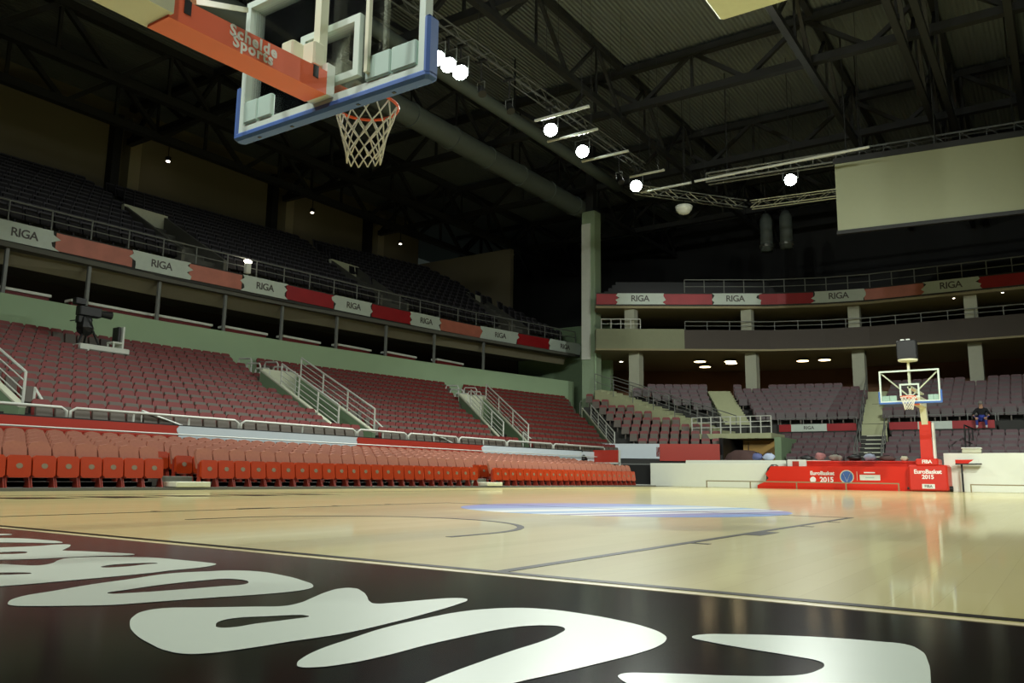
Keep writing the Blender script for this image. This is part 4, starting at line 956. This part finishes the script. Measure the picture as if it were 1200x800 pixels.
# black curtain board and red frame sign at the corner
o = empty('dark_board', (-12.4, 31.0, 0), 0, 'plain black board between the courtside seats and white board', 'board')
MB().rbox(-1.05, 1.5, -.03, .03, .06, .92, .01).build('panel', M_DARK, o); MB().rbox(-.5, 1.45, -.12, -.04, .0, .06, .005).build('white_kick_strip', M_WHITE, o)
o = empty('frame_sign', (-13.1, 30.5, 0), 0, 'red sign in a white frame behind the courtside row end', 'sign')
MB().box(-.62, .66, -.02, .02, 1.0, 1.55).build('red_panel', M_LEDR, o)
f = MB()
for a_, b_ in (((-.64, 0, .97), (.74, 0, .97)), ((.7, 0, 0), (.7, 0, 1.55))): f.bar(a_, b_, .07)
f.bar((-.62, 0, 0), (-.62, 0, .95), .05); f.build('frame', M_RAIL, o)
o = empty('draped_camera', (-13.9, 29.6, 0), 0, 'black draped camera on stand with round white disc behind the seats', 'camera')
MB().blob((0, 0, 1.12), (.34, .22, .26), 5, 12, 8, .12).build('black_cover', M_BLACK, o); ydisc(MB(), (.05, 1.36), .13, -.28, -.2).build('white_disc', M_WHITE, o)
MB().tube([(-.2, -.2, 1.45), (-.15, -.2, 1.52), (.2, -.2, 1.52), (.25, -.2, 1.45)], .03, 6).build('handle', M_DARK, o)
for an in range(3): MB().tube([(0, 0, .95), (.42*math.cos(2.1*an+.3), .42*math.sin(2.1*an+.3), 0)], .025, 6).build('leg', M_DARK, o)
MB().box(-.3, .3, -.42, -.3, .78, .98).build('red_front', M_DKRED, o)
# clutter on the tables
def bag(p, r, m_, label, sd, cat='bag'):
    o = empty('bag', p, 0, label, cat); MB().blob((0, 0, r[2]*.98), r, sd, 12, 8, .18).build('bag_body', m_, o, True)
    MB().tube([(-r[0]*.5, 0, r[2]*1.6), (-r[0]*.3, 0, r[2]*2.1), (r[0]*.3, 0, r[2]*2.1), (r[0]*.5, 0, r[2]*1.6)], .02, 6).build('handle', M_BLACK, o); return o
M_JB = mat('blue_cloth', (96, 104, 150), .9); M_JL = mat('pale_cloth', (178, 190, 214), .9); M_JP = mat('pink_cloth', (190, 130, 130), .9); M_JG = mat('grey_cloth', (150, 146, 136), .9); M_JBR = mat('brown_cloth', (84, 62, 58), .9)
bag((-6.6, 31.6, 1.12), (.22, .2, .15), M_JB, 'blue crumpled bag on the white table, left of the pale one', 1)
bag((-6.12, 31.6, 1.12), (.24, .2, .15), M_JL, 'pale blue crumpled bag on the white table', 2)
bag((-4.6, 31.6, 1.12), (.26, .2, .09), M_BLACK, 'flat black bag on the white table', 3)
bag((-4.1, 31.7, 1.12), (.2, .2, .16), M_JP, 'pink bag at the right end of the white table', 4)
bag((-3.4, 31.2, 1.08), (.26, .14, .13), M_JG, 'grey bag on the left of the red table', 5)
bag((-2.7, 31.15, 1.08), (.26, .16, .12), M_BLACK, 'black bag on the red table, left of the pale grey one', 6)
bag((-2.15, 31.2, 1.08), (.22, .16, .15), M_JL, 'pale grey bag in the middle of the red table', 7)
bag((-1.55, 31.15, 1.08), (.3, .16, .1), M_JBR, 'dark brown bag on the red table near the hoop', 8)
bag((-.95, 31.2, 1.08), (.14, .12, .1), M_CREAM, 'small cream bag on the red table beside the hoop mast', 9)
o = empty('equipment_pile', (-7.6, 33.0, 0), 0, 'dark brown covered equipment heap in front of the tan door', 'equipment')
MB().blob((0, 0, .78), (1.0, .5, .82), 12, 14, 8, .15).build('cover', M_JBR, o, True); MB().box(-.8, .8, -.3, .3, 0, .1).build('pallet', M_DARK, o)
o = empty('monitor', (-4.95, 30.45, 0), 0, 'small white and red monitor stand peeping over the red board', 'monitor')
MB().rbox(-.12, .62, -.04, .06, .82, 1.12, .02).build('screen_case', M_WHITE, o); MB().box(.1, .35, -.05, -.04, .86, 1.06).build('red_patch', M_LEDR, o); MB().box(.2, .28, 0, .05, 0, .82).build('stand', M_DARK, o); MB().box(-.14, -.1, -.04, .06, .8, 1.14).build('edge', M_BLACK, o); MB().rbox(0, .5, -.12, .18, 0, .03, .008).build('foot', M_DARK, o)
bag((-5.55, 30.35, 0.0), (.34, .2, .44), M_BLACK, 'black bag standing behind the red board', 15)

# ------------------------------------------------------------------ camera platform in the left stand
pz = 4.42
o = empty('camera_platform', (-22.6, 12.1, zrow(9)), 0, 'white camera platform raised over the left stand seats', 'platform')
O = Vector(o.location)
MB().rbox(-.55, .55, -.85, .85, pz-.18-O.z, pz-O.z, .02).build('platform_top', M_WHITE, o); MB().box(.5, .56, -.85, -.55, pz-.4-O.z, pz-.1-O.z).build('side_panel', M_WHITE, o)
for x in (-.48, .5):
    for y in (-.8, .8): MB().box(x-.03, x+.03, y-.03, y+.03, (0 if x > 0 else .3), pz-.15-O.z).build('leg', M_RAIL, o)
o = empty('tripod', (-22.7, 11.8, pz), 0, 'black camera tripod standing on the white platform', 'tripod')
for an in range(3): MB().tube([(0, 0, .85), (.4*math.cos(2.1*an+.8), .4*math.sin(2.1*an+.8), 0)], [.05, .03], 6).build('leg', M_BLACK, o)
MB().lathe([(.09, .8), (.12, .9), (.08, 1.0)]).build('head', M_BLACK, o); MB().tube([(0, 0, .95), (-.15, -.55, .8)], .02, 6).build('pan_bar', M_BLACK, o)
o = empty('tv_camera', (-22.7, 11.8, pz+1.0), 0, 'black television camera mounted on the tripod', 'camera')
MB().rbox(-.16, .16, -.4, .35, 0, .34, .03).build('camera_body', M_BLACK, o); MB().tube([(0, .35, .17), (0, .75, .17)], [.11, .14], 12).build('lens', M_DARK, o); MB().rbox(-.13, .13, -.55, -.2, .36, .58, .02).build('viewfinder', M_BLACK, o); MB().rbox(-.12, .12, -.4, -.1, -.25, 0, .02).build('battery', M_BLACK, o); MB().blob((0, -.12, -.3), (.24, .26, .36), 8, 10, 7, .2).build('rain_cover', M_BLACK, o)
o = empty('equipment_chair', (-22.6, 12.75, pz), 0, 'white folding chair with black back on the camera platform', 'chair')
MB().rbox(-.2, .2, -.22, .16, .2, .26, .01).build('seat', M_WHITE, o); MB().rbox(-.19, .19, -.05, .03, .28, .78, .01).build('black_back', M_BLACK, o); MB().box(-.22, .22, .1, .16, 0, .8).build('frame', M_WHITE, o)
for x in (-.18, .18): MB().box(x-.02, x+.02, -.2, -.16, 0, .2).build('leg', M_WHITE, o)

# ------------------------------------------------------------------ seated person
def person():
    o = empty('person', (1.08, 39.08, 2.56), 0, 'person in black shirt and blue jeans sitting in the far stand', 'person')
    # joints in local space: seat at z .42, facing -y
    V = [(0, 0, .5), (0, .02, .72), (0, -.05, .95), (0, -.12, 1.05), (0, -.18, 1.16), (0, -.2, 1.28)]
    Rr = [.15, .13, .155, .06, .085, .075]; E_ = [(0,1),(1,2),(2,3),(3,4),(4,5)]
    def ad(p, r_, fr_): V.append(p); Rr.append(r_); E_.append((fr_, len(V)-1)); return len(V)-1
    parts = {}
    for s_ in (-1, 1):
        sh = ad((s_*.2, -.06, .95), .07, 2); el = ad((s_*.33, -.25, .72), .045, sh); wr = ad((s_*.22, -.45, .58), .032, el); pa = ad((s_*.18, -.52, .55), .036, wr)
        for q in range(4): a_ = ad((s_*(.15+.022*q), -.58, .54), .01, pa); ad((s_*(.15+.022*q), -.605+.006*abs(q-1), .51), .009, a_)
        a_ = ad((s_*.135, -.53, .53), .011, pa); ad((s_*.12, -.565, .5), .01, a_)
        hp = ad((s_*.1, -.05, .5), .1, 0); kn = ad((s_*.17, -.44, .58), .07, hp); an = ad((s_*.18, -.4, .2), .05, kn); ad((s_*.19, -.52, .15), .045, an)
    me = bpy.data.meshes.new('body'); me.from_pydata(V, E_, []); b = bpy.data.objects.new('body', me); COL.objects.link(b)
    b.modifiers.new('skin', 'SKIN'); sk = me.skin_vertices[0].data
    for i, r_ in enumerate(Rr): sk[i].radius = (r_, r_)
    sk[0].use_root = True
    b.modifiers.new('smooth', 'SUBSURF').levels = 1
    dg = bpy.context.evaluated_depsgraph_get(); m2 = bpy.data.meshes.new_from_object(b.evaluated_get(dg)); bpy.data.objects.remove(b)
    m2.materials.clear()
    skin = mat('skin', (196, 150, 122), .6); sh_ = mat('black_shirt', (24, 24, 26), .8); je = mat('blue_jeans', (52, 66, 150), .8); shoe = mat('white_shoe', (206, 206, 204), .6)
    body = inst('body', m2, o)
    for mm in (skin, sh_, je, shoe): m2.materials.append(mm)
    for p in m2.polygons:
        c = p.center
        if c.z < .24: p.material_index = 3
        elif c.z < .66 and not (c.y < -.44 and abs(c.x) < .24 and c.z < .64 and c.z > .5): p.material_index = 2
        elif c.z >= .64 and c.z < 1.03 and not (c.y < -.32): p.material_index = 1
        p.use_smooth = True
    MB().blob((0, -.19, 1.25), (.092, .1, .1), 4, 12, 8, .04).build('hair', mat('grey_hair', (128, 126, 120), .9), o, True)
    f = MB(); f.blob((-.03, -.285, 1.19), (.012, .012, .012), 1, rough=0); f.blob((.03, -.285, 1.19), (.012, .012, .012), 1, rough=0); f.blob((0, -.29, 1.13), (.026, .01, .008), 1, rough=0); f.build('face', mat('face_dark', (92, 60, 50), .7), o)
    return o
person()

# ------------------------------------------------------------------ roof: trusses, duct, lighting
def truss_y(x, z0, z1, y0, y1, bay, label, m_=M_TRUSS, w=.28):
    o = empty('roof_truss', (x, y0, z0), 0, label, 'roof truss', 'roof trusses')
    L_ = y1-y0; h = z1-z0
    MB().box(-w/2, w/2, 0, L_, 0, w).build('bottom_chord', m_, o); MB().box(-w/2, w/2, 0, L_, h-w, h).build('top_chord', m_, o)
    wb = MB(); n = max(1, round(L_/bay))
    for i in range(n):
        a_, b_ = L_*i/n, L_*(i+1)/n; mid = (a_+b_)/2
        wb.bar((0, a_, w/2), (0, mid, h-w/2), w*.55); wb.bar((0, mid, h-w/2), (0, b_, w/2), w*.55); wb.bar((0, mid, w/2), (0, mid, h-w/2), w*.35)
    wb.build('web', m_, o); return o
def truss_x(y, z0, z1, x0, x1, bay, label, m_=M_TRUSS, w=.28):
    o = truss_y(y, z0, z1, 0, x1-x0, bay, label, m_, w); o.location = (x0, y, z0); o.rotation_euler = (0, 0, -PI/2); return o
for q, (x, zl) in enumerate([(-34.5, 17.6), (-30, 17.5), (-20.8, 17.8), (-12.6, 17.4), (-3.6, 17.3), (.1, 16.9), (.9, 16.9), (3.6, 17.2)]):
    truss_y(x, zl, 20.3, -5, 57.5, 5.4, f'dark lengthwise roof truss, {nth(q+1)} from the left wall', w=.4 if x < -25 else .26)
for q, y in enumerate([9.6, 20.8, 31.6, 40.6, 50]):
    truss_x(y, 17.9, 20.2, -37.2, 14, 5.2, f'dark crosswise roof truss, {nth(q+1)} from the near end', w=.34)
o = empty('air_duct', (-19.6, 3, 16.6), 0, 'long grey air duct under the roof on the left side', 'duct')
MB().tube([(0, i*3.0, 0) for i in range(14)], .55, 18).build('duct_tube', M_DUCT, o, True)
for i in range(1, 13): MB().tube([(0, i*3.0-.06, 0), (0, i*3.0+.06, 0)], .6, 18).build('duct_ring', M_DUCT, o)
for i in (1, 4, 7, 10): MB().box(-.03, .03, i*3-.03, i*3+.03, .5, 3.7).build('hanger', M_DARK, o)
o = empty('air_duct', (-16.6, 3, 17.2), 0, 'slimmer grey duct running beside the long air duct', 'duct')
MB().tube([(0, i*4.0, 0) for i in range(10)], .3, 14).build('duct_tube', M_DUCT, o, True); [MB().box(-.03, .03, y, y+.06, .25, 3.1).build('hanger', M_DARK, o) for y in (9, 25)]
for q, x in enumerate((-10.4, -9.2)):
    o = empty('vent_pipe', (x, 47, 14.3), 0, ['left', 'right'][q]+' of two upright grey vent pipes above the far tier', 'pipe', 'upright vent pipes')
    MB().tube([(0, 0, 0), (0, 0, 2.0), (0, .0, 2.4)], [.38, .38, .2], 14).build('pipe_body', M_DUCT, o, True); MB().lathe([(.44, .25), (.44, .4)]).build('pipe_collar', M_ALU, o); MB().tube([(0, 0, 2.3), (0, 0, 6.1)], .05, 6).build('hanger', M_DARK, o)
# lighting truss
LZ = 14.2
def box_truss(p, q, label, w=.36, m_=M_ALU):
    o = empty('lighting_truss', p, 0, label, 'lighting truss', 'lighting trusses'); P = Vector((0,0,0)); Q = Vector(q)-Vector(p); d = Q.normalized(); sx = d.cross(Vector((0,0,1))).normalized(); L_ = Q.length
    ch = MB()
    for a_, b_ in ((-1, 0), (1, 0), (-1, 1), (1, 1)): ch.tube([sx*a_*w/2+Vector((0,0,b_*w)), Q+sx*a_*w/2+Vector((0,0,b_*w))], .03, 6)
    ch.build('chords', m_, o); n = max(2, int(L_/.55))
    for s_ in (-1, 1):
        wb = MB()
        for i in range(n):
            a_, b_ = d*(L_*i/n), d*(L_*(i+1)/n); z0, z1 = (0, w) if i % 2 == 0 else (w, 0)
            wb.tube([a_+sx*s_*w/2+Vector((0,0,z0)), b_+sx*s_*w/2+Vector((0,0,z1))], .016, 5)
        wb.build('lattice', m_, o)
    for t in (.12, .5, .88): MB().tube([Q*t+Vector((0,0,w*.5)), Q*t+Vector((0,0,20.4-p[2]))], .012, 5).build('hanger', M_DARK, o)
    return o
box_truss((-12.5, 6, LZ+.98), (-12.1, 32.6, LZ+.98), 'long lighting truss carrying the floodlights along the left of the court', m_=M_TRUSSL)
box_truss((-12.54, 32.8, LZ), (-8.75, 37.85, LZ), 'short bright lighting truss at the far corner')
box_truss((-8.5, 38.05, LZ), (-4.1, 38.6, LZ), 'lighting truss running from the far corner to the screen')
for q, (y, x0, x1, lb) in enumerate([(22.75, -12.04, -9.66, 'dim pale cross pipe, nearest before the middle floodlights'), (24.72, -12.68, -10.35, 'bright cross pipe just past the first single floodlight'), (27.37, -12.53, -10.3, 'bright cross pipe just past the second single floodlight'), (30.2, -11.6, -9.9, 'short cross pipe before the corner floodlight'), (32.35, -12.05, -9.5, 'cross pipe just past the corner floodlight'), (32.3, -9.3, -1.7, 'longest pale cross pipe, running towards the big screen')]):
    o = empty('cross_pipe', (x0, y, LZ-.2), 0, lb, 'pipe', 'cross pipes beside the floodlights')
    MB().tube([(0,0,0), (x1-x0, 0, 0)], .06, 8).build('pipe_body', M_RAIL, o)
    for x in (.5, x1-x0-.3): MB().tube([(x, 0, 0), (x, 0, 6.35)], .01, 5).build('hanger', M_DARK, o)
def flood(p, aim, label, seen=True, watt=SPOT_W, rad=.27, spread=115):
    o = empty('floodlight', p, 0, label, 'floodlight', 'floodlights on the lighting truss')
    d = (Vector(aim)-Vector(p)).normalized(); rot = d.to_track_quat('-Z', 'Y')
    def ori(c): c.rotation_mode = 'QUATERNION'; c.rotation_quaternion = rot
    h = MB().lathe([(rad*1.12, -.02), (rad*1.1, .18), (rad*.6, .38), (rad*.3, .4)], n=18).build('housing', M_DARK, o); ori(h)
    l = MB().lathe([(rad*.7, -.06), (rad, -.03), (rad, .0)], n=18).build('lens', M_LAMP, o); ori(l)
    y = MB().tube([(-rad*1.3, 0, 0), (-rad*1.3, 0, .5), (rad*1.3, 0, .5), (rad*1.3, 0, 0)], .025, 6).build('yoke', M_ALU, o)
    MB().tube([(0, 0, .5), (0, 0, .96)], .03, 6).box(-.26, .26, -.05, .05, .95, 1.04).build('clamp', M_DARK, o)
    L_ = bpy.data.lights.new('flood_beam', 'SPOT'); L_.energy = watt; L_.spot_size = math.radians(spread); L_.spot_blend = .7; L_.shadow_soft_size = .3; L_.color = (.95, 1, .93)
    lo = bpy.data.objects.new('flood_beam', L_); COL.objects.link(lo); lo.parent = o; lo.location = d*.15; ori(lo)
    return o
FLOODS = [((-12.42, 17.19), 'nearest floodlight of the bright group of three'), ((-12.38, 17.75), 'middle floodlight of the bright group of three'), ((-12.36, 18.4), 'farthest floodlight of the bright group of three'), ((-12.2, 24.17), 'single floodlight in the middle of the truss, before the last gap'), ((-12.2, 26.8), 'single floodlight following the middle one towards the corner'), ((-12.1, 31.9), 'floodlight near the far corner of the lighting truss')]
for (x, y), lb in FLOODS: flood((x, y, LZ), (-2, 13, 0), lb)
sf = flood((-5.68, 35.12, LZ+.06), (-1, 16, 0), 'floodlight hanging alone left of the big screen')
MB().tube([(0, 0, .9), (0, 0, 6.14)], .02, 6).build('hanger', M_DARK, sf)
# floodlights of the other sides of the hall (outside the photograph)
for q, y in enumerate((4, 12, 20, 28)): flood((12, y, LZ), (-5, 31, .5) if q < 2 else (-3, 13, 0), f'floodlight over the right side of the court, {nth(q+1)} from the near end', watt=SPOT_W*(3.0 if q < 2 else 1), spread=62 if q < 2 else 115)
for q, x in enumerate((-9, -3, 4)): flood((x, -6, LZ), (-4, 15, 0), f'floodlight over the near baseline, {nth(q+1)} from the left', watt=SPOT_W*1.15)
# unlit spotlights on the truss
for q, (x, y) in enumerate([(-12.35, 19.6), (-12.28, 21.3), (-12.15, 30.2)]):
    o = empty('stage_spotlight', (x, y, LZ-.05), 0, f'unlit black stage spotlight on the lighting truss, {nth(q+1)} towards the far corner', 'spotlight', 'unlit spotlights on the trusses')
    MB().tube([(0, 0, .0), (.15, -.1, -.35)], [.1, .16], 10).build('housing', M_DARK, o); MB().tube([(-.16, 0, -.1), (-.16, 0, .2), (.16, 0, .2), (.16, 0, -.1)], .02, 5).build('yoke', M_ALU, o); MB().tube([(0, 0, .2), (0, 0, .97)], .025, 5).box(-.26, .26, -.04, .04, .97, 1.08).build('clamp', M_DARK, o)
o = empty('white_dish', (-10.95, 35.0, LZ-.35), 0, 'white dome dish hanging below the far corner lighting truss', 'dish')
MB().lathe([(.05, -.42), (.25, -.36), (.4, -.18), (.44, 0), (.36, .05)], n=18).build('dish_body', M_WHITE, o, True); MB().tube([(0, 0, 0), (0, 0, 6.5)], .02, 6).build('stem', M_DARK, o)
# big screen with its gantry
o = empty('projection_screen', (-3.45, 34.0, 11.1), math.atan2(.9, 7.3), 'large blank olive grey screen hanging at the far end', 'screen')
MB().box(0, 12, -.06, .06, 0, 3.05).build('screen_surface', M_SCREEN, o); MB().box(-.05, 12.05, -.1, .1, -.16, 0).build('bottom_bar', M_DARK, o); MB().box(-.05, 12.05, -.12, .12, 3.05, 3.3).build('top_bar', M_DARK, o)
for x in (.5, 4, 8): MB().tube([(x, 0, 3.3), (x, 0, 9.2)], .03, 6).build('hanger', M_DARK, o)
o = empty('gantry', (-9.6, 34.6, 14.75), math.atan2(.9, 9), 'grey pipe gantry running above the big screen', 'gantry')
g = MB()
for dy, dz in ((0, 0), (.4, .0), (0, .45), (.4, .45)): g.tube([(0, dy, dz), (19, dy, dz)], .045, 6)
g.build('pipes', M_RAILD, o); g = MB()
for i in range(20): g.tube([(i, 0, 0), (i, 0, .45)], .02, 5).tube([(i, 0, .45), (i+.5, .0, 0)], .016, 5)
g.build('struts', M_RAILD, o)
for x in (1, 7, 13): MB().tube([(x, .2, .45), (x, .2, 5.6)], .03, 5).build('hanger', M_DARK, o)
# scoreboard over centre court
o = empty('scoreboard', (0, 14, 11.9), 0, 'pale underside of the scoreboard hanging over centre court', 'scoreboard')
MB().rbox(-2.35, 2.35, -2.35, 2.4, 0, .25, .05).build('underside_panel', M_CREAMW, o); MB().box(-2.2, 2.2, -2.2, 2.2, .25, 3.2).build('display_body', M_DARK, o)
[MB().tube([(x, 0, 3.2), (x, 0, 8.4)], .06, 6).build('hanger', M_DARK, o) for x in (-1.5, 1.5)]
